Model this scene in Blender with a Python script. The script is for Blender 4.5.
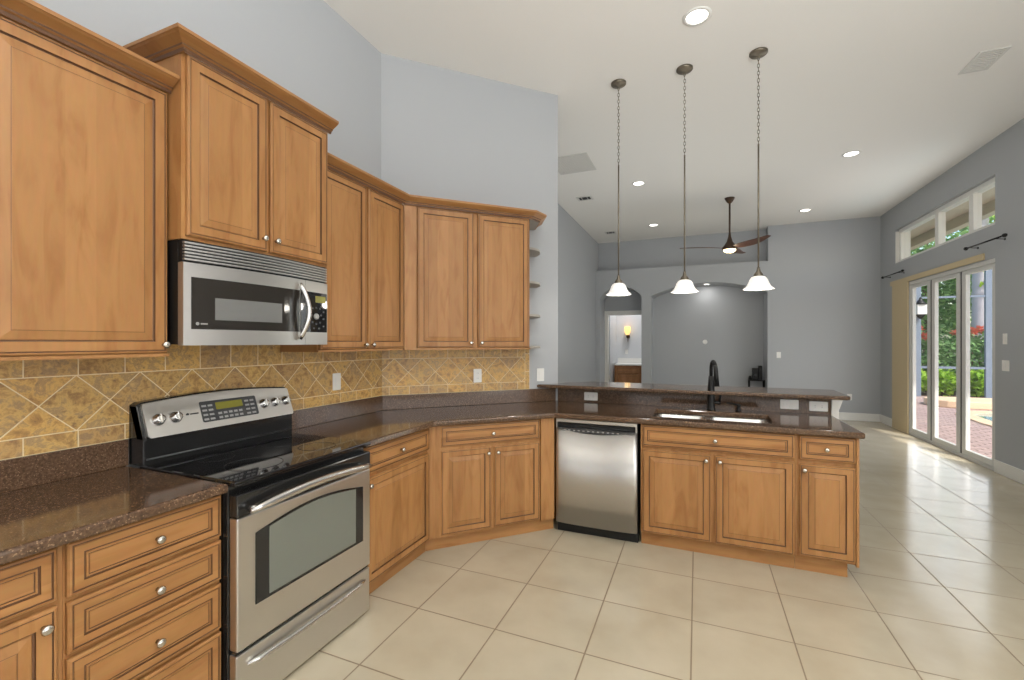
import bpy, bmesh, math, random
from mathutils import Vector, Matrix
PI = math.pi
random.seed(7)
for o in list(bpy.data.objects): bpy.data.objects.remove(o, do_unlink=True)
S = bpy.context.scene
COL = S.collection

# ------------------------------------------------------------------ camera
TH = math.radians(22.57); CAMZ = 1.4537; FPX = 445.08
cam_d = bpy.data.cameras.new('camera'); cam = bpy.data.objects.new('camera', cam_d); COL.objects.link(cam)
cam_d.sensor_width = 36; cam_d.lens = FPX * 36 / 1024; cam_d.shift_y = 2.06 / 1024
cam_d.clip_start = 0.05; cam_d.clip_end = 300
cam.location = (0, 0, CAMZ); cam.rotation_euler = (PI/2, 0, TH)
S.camera = cam
# ------------------------------------------------------------------ view, world, sun, area lights
S.view_settings.view_transform = 'Standard'; S.view_settings.look = 'None'
S.view_settings.gamma = 1; S.view_settings.use_curve_mapping = False
S.view_settings.exposure = 0.0
S.cycles.use_denoising = True
S.cycles.max_bounces = 10; S.cycles.diffuse_bounces = 5; S.cycles.glossy_bounces = 5
S.cycles.transparent_max_bounces = 16; S.cycles.sample_clamp_indirect = 4
W = bpy.data.worlds.new('world'); S.world = W; W.use_nodes = True
wn = W.node_tree.nodes; wl = W.node_tree.links
sky = wn.new('ShaderNodeTexSky'); sky.sky_type = 'NISHITA'; sky.sun_disc = False
sky.sun_elevation = math.radians(48); sky.sun_rotation = math.radians(150); sky.air_density = 1.2; sky.dust_density = 2.0
wl.new(sky.outputs[0], wn['Background'].inputs[0]); wn['Background'].inputs[1].default_value = 0.36
def light(kind, name, loc, energy, color=(1, 1, 1), rot=(0, 0, 0), **k):
    d = bpy.data.lights.new(name, kind); d.energy = energy; d.color = color
    for a, v in k.items(): setattr(d, a, v)
    o = bpy.data.objects.new(name, d); COL.objects.link(o); o.location = loc; o.rotation_euler = rot
    return o
light('SUN', 'sun', (8, 0, 12), 4.6, (1, .95, .86), (math.radians(38), math.radians(14), math.radians(20)), angle=.02)
# soft fill light added behind the camera; the back wall has no window
light('AREA', 'back_fill', (0.6, -3.05, 1.75), 58, (1, .99, .98), (math.radians(100), 0, 0), shape='RECTANGLE', size=4.2, size_y=2.3)
light('AREA', 'side_fill', (3.0, -.1, 1.6), 85, (1, .99, .98), (math.radians(90), 0, math.radians(90)), shape='RECTANGLE', size=4.4, size_y=2.4)  # fill added on the right to brighten the left upper cabinets
light('AREA', 'slider_daylight', (3.06, 7.8, 1.22), 26, (.94, .97, 1), (math.radians(90), 0, math.radians(90)), shape='RECTANGLE', size=2.1, size_y=2.2)
light('AREA', 'clerestory_daylight', (3.05, 8.05, 3.05), 6, (.97, .98, 1), (math.radians(90), 0, math.radians(90)), shape='RECTANGLE', size=2.6, size_y=.5)
light('AREA', 'living_room_ceiling_fill', (-.1, 5.7, .9), 24, (.98, .99, 1), (math.radians(180), 0, 0), shape='RECTANGLE', size=3.0, size_y=3.0)  # added upward light for a brighter living-room ceiling, no fixture there
# upward fill added to brighten the kitchen ceiling; the room has no such lamp
light('AREA', 'kitchen_ceiling_fill', (1.0, -.3, 2.62), 290, (.97, .985, 1), (math.radians(180), 0, 0), shape='DISK', size=1.0)

# ------------------------------------------------------------------ mesh helpers
class MB:
    """collects shapes into one mesh"""
    def __init__(s): s.bm = bmesh.new(); s.tint = {}
    def _done(s, faces, mat, smooth):
        for f in faces: f.material_index = mat; f.smooth = smooth
    def box(s, x0, x1, y0, y1, z0, z1, mat=0, bev=0, seg=2):
        r = bmesh.ops.create_cube(s.bm, size=1)
        vs = r['verts']
        for v in vs: v.co = Vector(((x0+x1)/2 + v.co.x*(x1-x0), (y0+y1)/2 + v.co.y*(y1-y0), (z0+z1)/2 + v.co.z*(z1-z0)))
        fs = list({f for v in vs for f in v.link_faces})
        if bev:
            es = list({e for f in fs for e in f.edges})
            q = bmesh.ops.bevel(s.bm, geom=es, offset=bev, segments=seg, affect='EDGES', profile=.5)
            fs = list({f for v in q['verts'] for f in v.link_faces} | {f for f in fs if f.is_valid})
        s._done(fs, mat, False); return s
    def prism(s, pts, z0, z1, mat=0, axis='z', bev=0, seg=2, smooth=False):
        """polygon extruded along axis; pts are (x,y), (x,z) for axis y, (y,z) for axis x"""
        def mk(p, t):
            return {'z': (p[0], p[1], t), 'y': (p[0], t, p[1]), 'x': (t, p[0], p[1])}[axis]
        a = [s.bm.verts.new(mk(p, z0)) for p in pts]; b = [s.bm.verts.new(mk(p, z1)) for p in pts]
        n = len(pts); fs = [s.bm.faces.new(a), s.bm.faces.new(b)]
        for i in range(n): fs.append(s.bm.faces.new((a[i], a[(i+1) % n], b[(i+1) % n], b[i])))
        bmesh.ops.recalc_face_normals(s.bm, faces=fs)
        if bev:
            q = bmesh.ops.bevel(s.bm, geom=list({e for f in fs[:2] for e in f.edges}), offset=bev, segments=seg, affect='EDGES', profile=.5)
            fs = list({f for v in q['verts'] for f in v.link_faces} | {f for f in fs if f.is_valid})
        s._done(fs, mat, smooth); return s
    def loft(s, rings, mat=0, cap0=True, cap1=True, smooth=True, closed=True):
        rs = [[s.bm.verts.new(p) for p in r] for r in rings]
        n = len(rs[0]); fs = []
        for a, b in zip(rs, rs[1:]):
            for i in range(n if closed else n-1):
                fs.append(s.bm.faces.new((a[i], a[(i+1) % n], b[(i+1) % n], b[i])))
        s._done(fs, mat, smooth)
        caps = []
        if cap0: caps.append(s.bm.faces.new(rs[0]))
        if cap1: caps.append(s.bm.faces.new(rs[-1]))
        s._done(caps, mat, False)
        bmesh.ops.recalc_face_normals(s.bm, faces=fs+caps); return s
    def tube(s, pts, r, seg=12, mat=0, flat=1.0):
        pts = [Vector(p) for p in pts]; n = len(pts)
        rr = r if isinstance(r, (list, tuple)) else [r]*n
        rings = []; up = None
        for i, p in enumerate(pts):
            t = (pts[min(i+1, n-1)] - pts[max(i-1, 0)]).normalized()
            if up is None:
                up = Vector((0, 0, 1)) if abs(t.z) < .9 else Vector((0, 1, 0))
            sx = t.cross(up).normalized(); up = sx.cross(t).normalized()
            rings.append([p + (sx*math.cos(a)*rr[i] + up*math.sin(a)*rr[i]*flat) for a in [2*PI*k/seg for k in range(seg)]])
        return s.loft(rings, mat)
    def lathe(s, prof, c=(0, 0, 0), ax='z', seg=24, mat=0, cap0=True, cap1=True, mod=None):
        """prof = [(radius, height)]"""
        rings = []
        for r, h in prof:
            r = max(r, 1e-4); ring = []
            for k in range(seg):
                a = 2*PI*k/seg; q = r*(mod(a, h) if mod else 1)
                u, v = q*math.cos(a), q*math.sin(a)
                p = {'z': (u, v, h), 'y': (u, h, v), 'x': (h, u, v)}[ax]
                ring.append((p[0]+c[0], p[1]+c[1], p[2]+c[2]))
            rings.append(ring)
        return s.loft(rings, mat, cap0, cap1)
    def panel(s, x0, z0, w, h, prof, back=.02):
        """raised-panel door or drawer front; prof = [(inset, depth, material)], depth 0 = front face at y=0"""
        def ring(i, d): return [s.bm.verts.new(p) for p in ((x0+i, d, z0+i), (x0+w-i, d, z0+i), (x0+w-i, d, z0+h-i), (x0+i, d, z0+h-i))]
        r = ring(0, back); fs = [s.bm.faces.new(r)]; s._done(fs, 0, False)
        for (i, d, m) in prof:
            q = ring(i, d); nf = []
            for k in range(4): nf.append(s.bm.faces.new((r[k], r[(k+1) % 4], q[(k+1) % 4], q[k])))
            s._done(nf, m, False); fs += nf; r = q
        f = s.bm.faces.new(r); s._done([f], 0, False); fs.append(f)
        bmesh.ops.recalc_face_normals(s.bm, faces=fs); return s
    def quad(s, pts, mat=0, smooth=False):
        f = s.bm.faces.new([s.bm.verts.new(p) for p in pts]); f.material_index = mat; f.smooth = smooth; return f
    def build(s, name, mats, parent=None, inv=None, tint=None):
        if inv is not None: bmesh.ops.transform(s.bm, matrix=inv, verts=s.bm.verts)
        me = bpy.data.meshes.new(name)
        s.bm.to_mesh(me); s.bm.free()
        for m in (mats if isinstance(mats, (list, tuple)) else [mats]): me.materials.append(m)
        if tint:
            at = me.attributes.new('tint', 'FLOAT_VECTOR', 'FACE')
            for i, t in enumerate(tint[:len(me.polygons)]): at.data[i].vector = t
        o = bpy.data.objects.new(name, me); COL.objects.link(o)
        if parent: o.parent = parent
        return o
def tag(o, label=None, cat=None, group=None, kind=None):
    if label: o['label'] = label
    if cat: o['category'] = cat
    if group: o['group'] = group
    if kind: o['kind'] = kind
    return o
def thing(name, label, cat, loc=(0, 0, 0), rz=0, group=None):
    o = bpy.data.objects.new(name, None); COL.objects.link(o); o.location = loc; o.rotation_euler = (0, 0, rz)
    o.empty_display_size = .1
    return tag(o, label, cat, group)
def inv_of(loc, rz): return (Matrix.Translation(Vector(loc)) @ Matrix.Rotation(rz, 4, 'Z')).inverted()
def copy_tree(o, parent=None):
    c = o.copy(); COL.objects.link(c)
    if parent: c.parent = parent
    for ch in list(o.children): copy_tree(ch, c)
    return c

# ------------------------------------------------------------------ materials
def new_mat(name):
    m = bpy.data.materials.new(name); m.use_nodes = True
    nt = m.node_tree; return m, nt.nodes, nt.links, nt.nodes['Principled BSDF']
def srgb(r, g, b):
    f = lambda c: (c/255/12.92) if c/255 <= .04045 else ((c/255+.055)/1.055)**2.4
    return (f(r), f(g), f(b), 1)
def plain(name, col, rough=.5, metal=0, spec=.5, bump=0, bscale=40, emis=None, estr=0):
    m, n, l, b = new_mat(name)
    b.inputs['Base Color'].default_value = col; b.inputs['Roughness'].default_value = rough
    b.inputs['Metallic'].default_value = metal; b.inputs['Specular IOR Level'].default_value = spec
    tc = n.new('ShaderNodeTexCoord'); nz = n.new('ShaderNodeTexNoise'); nz.inputs['Scale'].default_value = bscale; nz.inputs['Detail'].default_value = 4
    l.new(tc.outputs['Object'], nz.inputs['Vector'])
    hv = n.new('ShaderNodeMix'); hv.data_type = 'RGBA'; hv.blend_type = 'MULTIPLY'; hv.inputs[0].default_value = .06
    hv.inputs[6].default_value = col; l.new(nz.outputs['Color'], hv.inputs[7]); l.new(hv.outputs[2], b.inputs['Base Color'])
    if bump:
        bp = n.new('ShaderNodeBump'); bp.inputs['Strength'].default_value = bump; bp.inputs['Distance'].default_value = .002
        l.new(nz.outputs['Fac'], bp.inputs['Height']); l.new(bp.outputs[0], b.inputs['Normal'])
    if emis:
        b.inputs['Emission Color'].default_value = emis; b.inputs['Emission Strength'].default_value = estr
    return m
def math_node(n, l, op, a, b=None, c=None):
    x = n.new('ShaderNodeMath'); x.operation = op
    for i, v in enumerate((a, b, c)):
        if v is None: continue
        if isinstance(v, (int, float)): x.inputs[i].default_value = v
        else: l.new(v, x.inputs[i])
    return x.outputs[0]
def ramp(n, l, fac, stops):
    r = n.new('ShaderNodeValToRGB'); e = r.color_ramp.elements
    while len(e) < len(stops): e.new(.5)
    for i, (p, c) in enumerate(stops): e[i].position = p; e[i].color = c
    l.new(fac, r.inputs[0]); return r.outputs[0]
def mixc(n, l, f, a, b, mode='MIX'):
    x = n.new('ShaderNodeMix'); x.data_type = 'RGBA'; x.blend_type = mode
    for i, v in ((0, f), (6, a), (7, b)):
        if isinstance(v, (int, float)): x.inputs[i].default_value = v
        elif isinstance(v, tuple): x.inputs[i].default_value = v
        else: l.new(v, x.inputs[i])
    return x.outputs[2]
def maple(name, vertical=True, base=(158, 114, 69), k=1.0):
    m, n, l, b = new_mat(name)
    tc = n.new('ShaderNodeTexCoord'); oi = n.new('ShaderNodeObjectInfo')
    sep = n.new('ShaderNodeSeparateXYZ'); l.new(tc.outputs['Object'], sep.inputs[0])
    off = math_node(n, l, 'MULTIPLY', oi.outputs['Random'], 37.0)
    comb = n.new('ShaderNodeCombineXYZ')
    across, along = (sep.outputs[0], sep.outputs[2]) if vertical else (sep.outputs[2], sep.outputs[0])
    l.new(math_node(n, l, 'ADD', math_node(n, l, 'MULTIPLY', across, 9.0), off), comb.inputs[0])
    l.new(math_node(n, l, 'ADD', math_node(n, l, 'MULTIPLY', along, 1.6), off), comb.inputs[2])
    l.new(math_node(n, l, 'MULTIPLY', sep.outputs[1], 9.0), comb.inputs[1])
    nz = n.new('ShaderNodeTexNoise'); nz.inputs['Scale'].default_value = 1.6; nz.inputs['Detail'].default_value = 6; nz.inputs['Distortion'].default_value = 1.2
    l.new(comb.outputs[0], nz.inputs['Vector'])
    fine = n.new('ShaderNodeTexNoise'); fine.inputs['Scale'].default_value = 9; fine.inputs['Detail'].default_value = 4
    l.new(comb.outputs[0], fine.inputs['Vector'])
    # glued-up staves of slightly different tone
    st = math_node(n, l, 'FLOOR', math_node(n, l, 'DIVIDE', math_node(n, l, 'ADD', across, math_node(n, l, 'MULTIPLY', oi.outputs['Random'], .7)), .085))
    wnz = n.new('ShaderNodeTexWhiteNoise'); wnz.noise_dimensions = '1D'; l.new(math_node(n, l, 'ADD', st, off), wnz.inputs['W'])
    c = srgb(*base)
    dk = tuple(c[i]*q for i, q in enumerate((.80, .72, .62))) + (1,); lt = tuple(min(1, c[i]*q) for i, q in enumerate((1.10, 1.12, 1.15))) + (1,)
    col = ramp(n, l, nz.outputs['Fac'], [(.28, dk), (.5, c), (.75, lt)])
    col = mixc(n, l, .10, col, fine.outputs['Color'], 'OVERLAY')
    tone = ramp(n, l, wnz.outputs['Value'], [(0, (.82, .79, .74, 1)), (1, (1.04, 1.04, 1.03, 1))])
    col = mixc(n, l, .9, col, tone, 'MULTIPLY')
    l.new(col, b.inputs['Base Color']); b.inputs['Roughness'].default_value = .42; b.inputs['Specular IOR Level'].default_value = .35
    return m
MAPLE = maple('maple_vertical_grain'); MAPLE_H = maple('maple_horizontal_grain', False)
GLAZE = plain('dark_glaze_in_grooves', srgb(88, 56, 30), .45)
def granite():
    m, n, l, b = new_mat('brown_granite')
    tc = n.new('ShaderNodeTexCoord')
    v1 = n.new('ShaderNodeTexVoronoi'); v1.inputs['Scale'].default_value = 300; l.new(tc.outputs['Object'], v1.inputs['Vector'])
    n1 = n.new('ShaderNodeTexNoise'); n1.inputs['Scale'].default_value = 110; n1.inputs['Detail'].default_value = 5; l.new(tc.outputs['Object'], n1.inputs['Vector'])
    c1 = ramp(n, l, n1.outputs['Fac'], [(.30, srgb(60, 44, 32)), (.5, srgb(82, 61, 45)), (.72, srgb(102, 79, 60))])
    g = n.new('ShaderNodeSeparateColor'); l.new(v1.outputs['Color'], g.inputs[0])
    fl = math_node(n, l, 'GREATER_THAN', g.outputs[0], .93)
    c2 = mixc(n, l, math_node(n, l, 'MULTIPLY', fl, .45), c1, srgb(170, 142, 112))
    dk = math_node(n, l, 'GREATER_THAN', g.outputs[1], .86)
    c3 = mixc(n, l, math_node(n, l, 'MULTIPLY', dk, .35), c2, srgb(40, 30, 26))
    l.new(c3, b.inputs['Base Color']); b.inputs['Roughness'].default_value = .09; b.inputs['Specular IOR Level'].default_value = .55
    return m
GRANITE = granite()
def floor_mat():
    m, n, l, b = new_mat('beige_floor_tile')
    tc = n.new('ShaderNodeTexCoord'); sep = n.new('ShaderNodeSeparateXYZ'); l.new(tc.outputs['Object'], sep.inputs[0])
    P = .4597; cells = []; mins = []
    for i, o in ((0, -.944), (1, 2.507)):
        t = math_node(n, l, 'DIVIDE', math_node(n, l, 'SUBTRACT', sep.outputs[i], o), P)
        fr = math_node(n, l, 'FRACT', t); cells.append(math_node(n, l, 'FLOOR', t))
        mins.append(math_node(n, l, 'MINIMUM', fr, math_node(n, l, 'SUBTRACT', 1.0, fr)))
    d = math_node(n, l, 'MULTIPLY', math_node(n, l, 'MINIMUM', mins[0], mins[1]), P)
    gr = n.new('ShaderNodeMapRange'); gr.inputs[1].default_value = .0026; gr.inputs[2].default_value = .0048; l.new(d, gr.inputs[0])
    cb = n.new('ShaderNodeCombineXYZ'); l.new(cells[0], cb.inputs[0]); l.new(cells[1], cb.inputs[1])
    wn_ = n.new('ShaderNodeTexWhiteNoise'); l.new(cb.outputs[0], wn_.inputs['Vector'])
    n1 = n.new('ShaderNodeTexNoise'); n1.inputs['Scale'].default_value = 3.2; n1.inputs['Detail'].default_value = 6; l.new(tc.outputs['Object'], n1.inputs['Vector'])
    c = ramp(n, l, n1.outputs['Fac'], [(.3, srgb(181, 170, 147)), (.7, srgb(193, 183, 161))])
    tv = ramp(n, l, wn_.outputs['Value'], [(0, (.95, .95, .95, 1)), (1, (1, 1, 1, 1))])
    c = mixc(n, l, 1.0, c, tv, 'MULTIPLY')
    c = mixc(n, l, gr.outputs[0], srgb(130, 115, 93), c)
    l.new(c, b.inputs['Base Color'])
    rr = n.new('ShaderNodeMapRange'); rr.inputs[3].default_value = .7; rr.inputs[4].default_value = .16; l.new(gr.outputs[0], rr.inputs[0]); l.new(rr.outputs[0], b.inputs['Roughness'])
    bp = n.new('ShaderNodeBump'); bp.inputs['Strength'].default_value = .5; bp.inputs['Distance'].default_value = .002
    l.new(gr.outputs[0], bp.inputs['Height']); l.new(bp.outputs[0], b.inputs['Normal'])
    return m
FLOOR = floor_mat()
def travertine():
    m, n, l, b = new_mat('tumbled_travertine_tile')
    at = n.new('ShaderNodeAttribute'); at.attribute_name = 'tint'
    tc = n.new('ShaderNodeTexCoord')
    add = n.new('ShaderNodeVectorMath'); add.operation = 'MULTIPLY_ADD'; l.new(at.outputs['Vector'], add.inputs[0]); add.inputs[1].default_value = (9, 7, 11); l.new(tc.outputs['Object'], add.inputs[2])
    n1 = n.new('ShaderNodeTexNoise'); n1.inputs['Scale'].default_value = 16; n1.inputs['Detail'].default_value = 10; n1.inputs['Distortion'].default_value = .35; n1.inputs['Roughness'].default_value = .68
    l.new(add.outputs[0], n1.inputs['Vector'])
    c = ramp(n, l, n1.outputs['Fac'], [(.27, srgb(118, 94, 66)), (.41, srgb(176, 144, 98)), (.5, srgb(216, 186, 128)), (.58, srgb(168, 146, 118)), (.68, srgb(222, 194, 140)), (.80, srgb(222, 202, 158))])
    sp = n.new('ShaderNodeSeparateXYZ'); l.new(at.outputs['Vector'], sp.inputs[0])
    warm = ramp(n, l, sp.outputs[0], [(0, srgb(214, 196, 178)), (.5, srgb(240, 225, 190)), (1, srgb(255, 232, 182))])
    c = mixc(n, l, .85, c, warm, 'MULTIPLY')
    n2 = n.new('ShaderNodeTexNoise'); n2.inputs['Scale'].default_value = 55; n2.inputs['Detail'].default_value = 3; l.new(add.outputs[0], n2.inputs['Vector'])
    pit = n.new('ShaderNodeMapRange'); pit.inputs[1].default_value = .62; pit.inputs[2].default_value = .72; l.new(n2.outputs['Fac'], pit.inputs[0])
    c = mixc(n, l, math_node(n, l, 'MULTIPLY', pit.outputs[0], .55), c, srgb(96, 74, 56))
    l.new(c, b.inputs['Base Color']); b.inputs['Roughness'].default_value = .42
    bp = n.new('ShaderNodeBump'); bp.inputs['Strength'].default_value = .35; bp.inputs['Distance'].default_value = .003
    l.new(n1.outputs['Fac'], bp.inputs['Height']); l.new(bp.outputs[0], b.inputs['Normal'])
    return m
TRAV = travertine(); GROUT = plain('cream_grout', srgb(236, 218, 180), .8)
def steel(name, col=(.68, .665, .64, 1), rough=.3, axis=0):
    m, n, l, b = new_mat(name)
    b.inputs['Base Color'].default_value = col; b.inputs['Metallic'].default_value = 1; b.inputs['Roughness'].default_value = rough
    tc = n.new('ShaderNodeTexCoord'); mp = n.new('ShaderNodeMapping')
    mp.inputs['Scale'].default_value = (2, 400, 400) if axis == 0 else (400, 400, 2); l.new(tc.outputs['Object'], mp.inputs[0])
    nz = n.new('ShaderNodeTexNoise'); nz.inputs['Scale'].default_value = 1; nz.inputs['Detail'].default_value = 3; l.new(mp.outputs[0], nz.inputs['Vector'])
    rr = n.new('ShaderNodeMapRange'); rr.inputs[3].default_value = rough-.02; rr.inputs[4].default_value = rough+.03; l.new(nz.outputs['Fac'], rr.inputs[0]); l.new(rr.outputs[0], b.inputs['Roughness'])
    b.inputs['Anisotropic'].default_value = .6
    return m
STEEL = steel('brushed_stainless'); STEEL_V = plain('satin_stainless_door', (.66, .645, .62, 1), .36, 1)
BRIGHT = plain('polished_stainless', (.66, .65, .63, 1), .26, 1)
NICKEL = plain('satin_nickel_knob', (.60, .57, .52, 1), .24, 1)
BLACKG = plain('black_gloss_enamel', (.012, .012, .012, 1), .12)
GLASSB = plain('black_ceramic_glass', (.008, .008, .009, 1), .04, spec=.6)
OVENGL = plain('grey_oven_glass', (.15, .16, .135, 1), .06, spec=.7)
MWGL = plain('smoky_microwave_glass', (.022, .019, .016, 1), .06, spec=.4)
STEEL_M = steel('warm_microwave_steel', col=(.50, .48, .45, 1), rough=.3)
MWWIN = plain('screened_microwave_window', (.15, .15, .145, 1), .12, spec=.7)
BLACKM = plain('matte_black', (.008, .008, .008, 1), .42, spec=.3)
DARKGREY = plain('dark_grey_plastic', (.035, .036, .038, 1), .3)
BTN = plain('pale_grey_buttons', (.32, .32, .31, 1), .4)
SCONCEM = plain('amber_sconce_glass', srgb(244, 196, 110), .4, emis=(1, .62, .22, 1), estr=1.3)
RINGM = plain('faint_burner_print', (.022, .022, .024, 1), .08)
LCD = plain('olive_display', srgb(120, 116, 40), .25)
WALLP = plain('grey_wall_paint', srgb(171, 174, 177), .62, bump=.05, bscale=160)
CEILP = plain('white_ceiling_paint', srgb(238, 236, 231), .75, bump=.06, bscale=120)
WHITE = plain('white_trim_paint', srgb(232, 231, 226), .4)
PLATE = plain('white_plastic_plate', srgb(238, 237, 232), .35)
SLOT = plain('dark_socket_slots', srgb(120, 116, 110), .5)
TAN = plain('tan_unpainted_board', srgb(206, 188, 150), .6)
PEWTER = plain('aged_pewter', srgb(122, 114, 100), .38, .8)
BRONZE = plain('oiled_bronze', srgb(74, 56, 42), .4, .5)
WALNUT = plain('dark_walnut_blade', srgb(84, 54, 40), .4)
ALUM = plain('white_aluminium_frame', srgb(212, 212, 208), .4)
GASKET = plain('dark_gasket', srgb(58, 56, 56), .5)
CAGE = plain('bronze_grey_aluminium', srgb(112, 124, 140), .45)
SHADE = plain('frosted_white_glass', srgb(250, 248, 242), .3, emis=(1, .97, .92, 1), estr=.42)
LENS = plain('lit_lamp_lens', srgb(255, 252, 244), .4, emis=(1, .97, .9, 1), estr=6)
WARML = plain('lit_warm_lens', srgb(255, 236, 190), .4, emis=(1, .82, .5, 1), estr=4)
GRILLE = plain('white_grille', srgb(214, 213, 208), .55)
DARKVOID = plain('dark_vent_void', srgb(48, 47, 46), .7)
SHELFW = plain('grey_painted_shelf', srgb(158, 152, 142), .5)
def glass_mat():
    m, n, l, b = new_mat('clear_window_glass')
    t = n.new('ShaderNodeBsdfTransparent'); g = n.new('ShaderNodeBsdfGlossy'); g.inputs['Roughness'].default_value = .02
    lw = n.new('ShaderNodeLayerWeight'); mx = n.new('ShaderNodeMixShader'); fac = math_node(n, l, 'MULTIPLY_ADD', math_node(n, l, 'POWER', lw.outputs['Facing'], 4.0), .35, .03)
    l.new(fac, mx.inputs[0]); l.new(t.outputs[0], mx.inputs[1]); l.new(g.outputs[0], mx.inputs[2])
    l.new(mx.outputs[0], n['Material Output'].inputs[0]); return m
GLASS = glass_mat()
def leafm(name, a, bcol, rough=.5):
    m, n, l, b = new_mat(name)
    tc = n.new('ShaderNodeTexCoord'); nz = n.new('ShaderNodeTexNoise'); nz.inputs['Scale'].default_value = 2.3; nz.inputs['Detail'].default_value = 5
    l.new(tc.outputs['Object'], nz.inputs['Vector']); l.new(ramp(n, l, nz.outputs['Fac'], [(.35, srgb(*a)), (.65, srgb(*bcol))]), b.inputs['Base Color'])
    b.inputs['Roughness'].default_value = rough
    tr = n.new('ShaderNodeBsdfTranslucent'); l.new(ramp(n, l, nz.outputs['Fac'], [(.35, srgb(*a)), (.65, srgb(*bcol))]), tr.inputs[0])
    mx = n.new('ShaderNodeMixShader'); mx.inputs[0].default_value = .35; l.new(b.outputs[0], mx.inputs[1]); l.new(tr.outputs[0], mx.inputs[2]); l.new(mx.outputs[0], n['Material Output'].inputs[0])
    return m
LEAFD = leafm('deep_green_leaves', (78, 120, 68), (144, 182, 116)); LEAFM = leafm('mid_green_leaves', (112, 158, 84), (184, 214, 136))
LEAFL = leafm('lime_leaves', (132, 176, 48), (186, 216, 84)); FLOWER = leafm('coral_red_blossom', (214, 104, 84), (232, 140, 116))
PALMT = plain('grey_palm_bark', srgb(176, 172, 178), .8); LAWN = leafm('lawn_grass', (120, 170, 60), (160, 200, 90))
MULCH = plain('brown_mulch', srgb(110, 84, 70), .9, bump=1, bscale=30)
WATER = plain('pool_water', srgb(112, 160, 156), .05, spec=.8)
SOFFIT = plain('beige_soffit_paint', srgb(206, 194, 172), .7)
COPING = plain('sandy_coping', srgb(222, 192, 160), .7, bump=.3, bscale=60)
def paver_mat():
    m, n, l, b = new_mat('pink_brick_paver')
    tc = n.new('ShaderNodeTexCoord'); br = n.new('ShaderNodeTexBrick'); l.new(tc.outputs['Object'], br.inputs['Vector'])
    br.inputs['Scale'].default_value = 2.4; br.inputs['Color1'].default_value = srgb(190, 164, 156); br.inputs['Color2'].default_value = srgb(168, 146, 142); br.inputs['Mortar'].default_value = srgb(120, 98, 94)
    br.inputs['Mortar Size'].default_value = .03
    l.new(br.outputs['Color'], b.inputs['Base Color']); b.inputs['Roughness'].default_value = .75; return m
PAVER = paver_mat()
BATHW = plain('pale_bathroom_paint', srgb(206, 208, 210), .6)
OAK = maple('bathroom_oak', True, (172, 124, 84))

# ------------------------------------------------------------------ layout constants
H = 3.746; XL = -2.314; YC = 2.863; XF = -1.683; YP = 3.274; XE = .892
YF = 10.06; YN = 10.34; YB = 10.65; XR = 3.088; XLR = -2.12
R2 = math.sqrt(.5)
def dwall(t, o, z=None):
    """point at distance t along the diagonal wall from the corner, o out of it into the room"""
    p = (XL + t*R2 + o*R2, YC + t*R2 - o*R2)
    return p if z is None else (p[0], p[1], z)
def struct(o, **k): o['kind'] = 'structure'; return o

# ------------------------------------------------------------------ room shell
struct(MB().box(-3.3, XR+.02, -3.3, 12.3, -.1, 0).build('floor', FLOOR))
struct(MB().box(-3.3, XR+.25, -3.3, 12.3, H, H+.12).build('ceiling', CEILP))
struct(MB().box(XL-.12, XL, -3.3, YC+.05, 0, H).build('wall_left', WALLP))
p = [dwall(0, 0), dwall(1.584, 0), dwall(1.584, -.13), dwall(-.054, -.13)]
struct(MB().prism(p, 0, H).build('wall_diagonal', WALLP))
struct(MB().box(XLR-.12, XLR, 3.35, 12.2, 0, H).build('wall_living_room_left', WALLP))
struct(MB().box(-3.3, XR+.2, -3.3, -3.15, 0, H).build('wall_back', WALLP))
# far wall: thin arched screen wall up to the plant ledge, plain wall to its right, recessed wall above
def arc(xa, xb, zs, zt, n=14):
    w = (xb-xa)/2; s = zt-zs; r = (w*w+s*s)/(2*s); cx = (xa+xb)/2; cz = zt-r; a0 = math.asin(w/r)
    return [(cx + r*math.sin(-a0+2*a0*k/n), cz + r*math.cos(-a0+2*a0*k/n)) for k in range(n+1)]
out = [(XLR+.003, 0), (-2.03, 0)] + arc(-2.03, -1.12, 2.45, 2.69) + [(-1.12, 0), (-.925, 0)] + arc(-.925, 1.288, 2.45, 2.69) + [(1.288, 0), (1.295, 0), (1.295, 3.06), (XLR+.003, 3.06)]
struct(MB().prism(out, YF, YB, axis='y').build('wall_far_arches', WALLP))
struct(MB().box(1.295, XR+.2, YF, YN, 0, H).build('wall_far', WALLP))
m = MB(); bx0, bx1, bz = -1.975, -1.15, 2.11
m.box(XLR+.001, bx0, YB+.002, YB+.12, 0, 3.07).box(bx1, XR, YB+.002, YB+.12, 0, 3.07).box(bx0, bx1, YB+.002, YB+.12, bz, 3.07).box(XLR+.001, XR, YN+.002, YN+.12, 3.061, H)
struct(m.build('wall_far_recess', WALLP))
# right wall with slider and clerestory openings
DY0, DY1, DZ = 6.69, 8.88, 2.40; CY0, CY1, CZ0, CZ1 = 6.685, 9.41, 2.775, 3.34; WT = .2
m = MB()
m.box(XR, XR+WT, -3.3, DY0, 0, H).box(XR, XR+WT, CY1, YF, DZ, H).box(XR, XR+.03, CY1, YF, 0, DZ)
m.box(XR, XR+WT, DY0, CY1, CZ1, H).box(XR, XR+WT, DY0, CY1, DZ, CZ0).box(XR, XR+.03, DY1, CY1, 0, DZ)
struct(m.build('wall_right', WALLP))
# half wall of the raised bar
m = MB().box(-1.19, .925, 4.0, 4.14, 0, 1.038); struct(m.build('wall_bar', WALLP))
m = MB().box(.927, .975, 3.99, 4.15, 0, .985, bev=.004).prism([(.927, .955), (.975, .955), (1.0, 1.037), (.927, 1.037)], 3.975, 4.165, axis='y')
struct(m.build('trim_1', WHITE))
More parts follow.
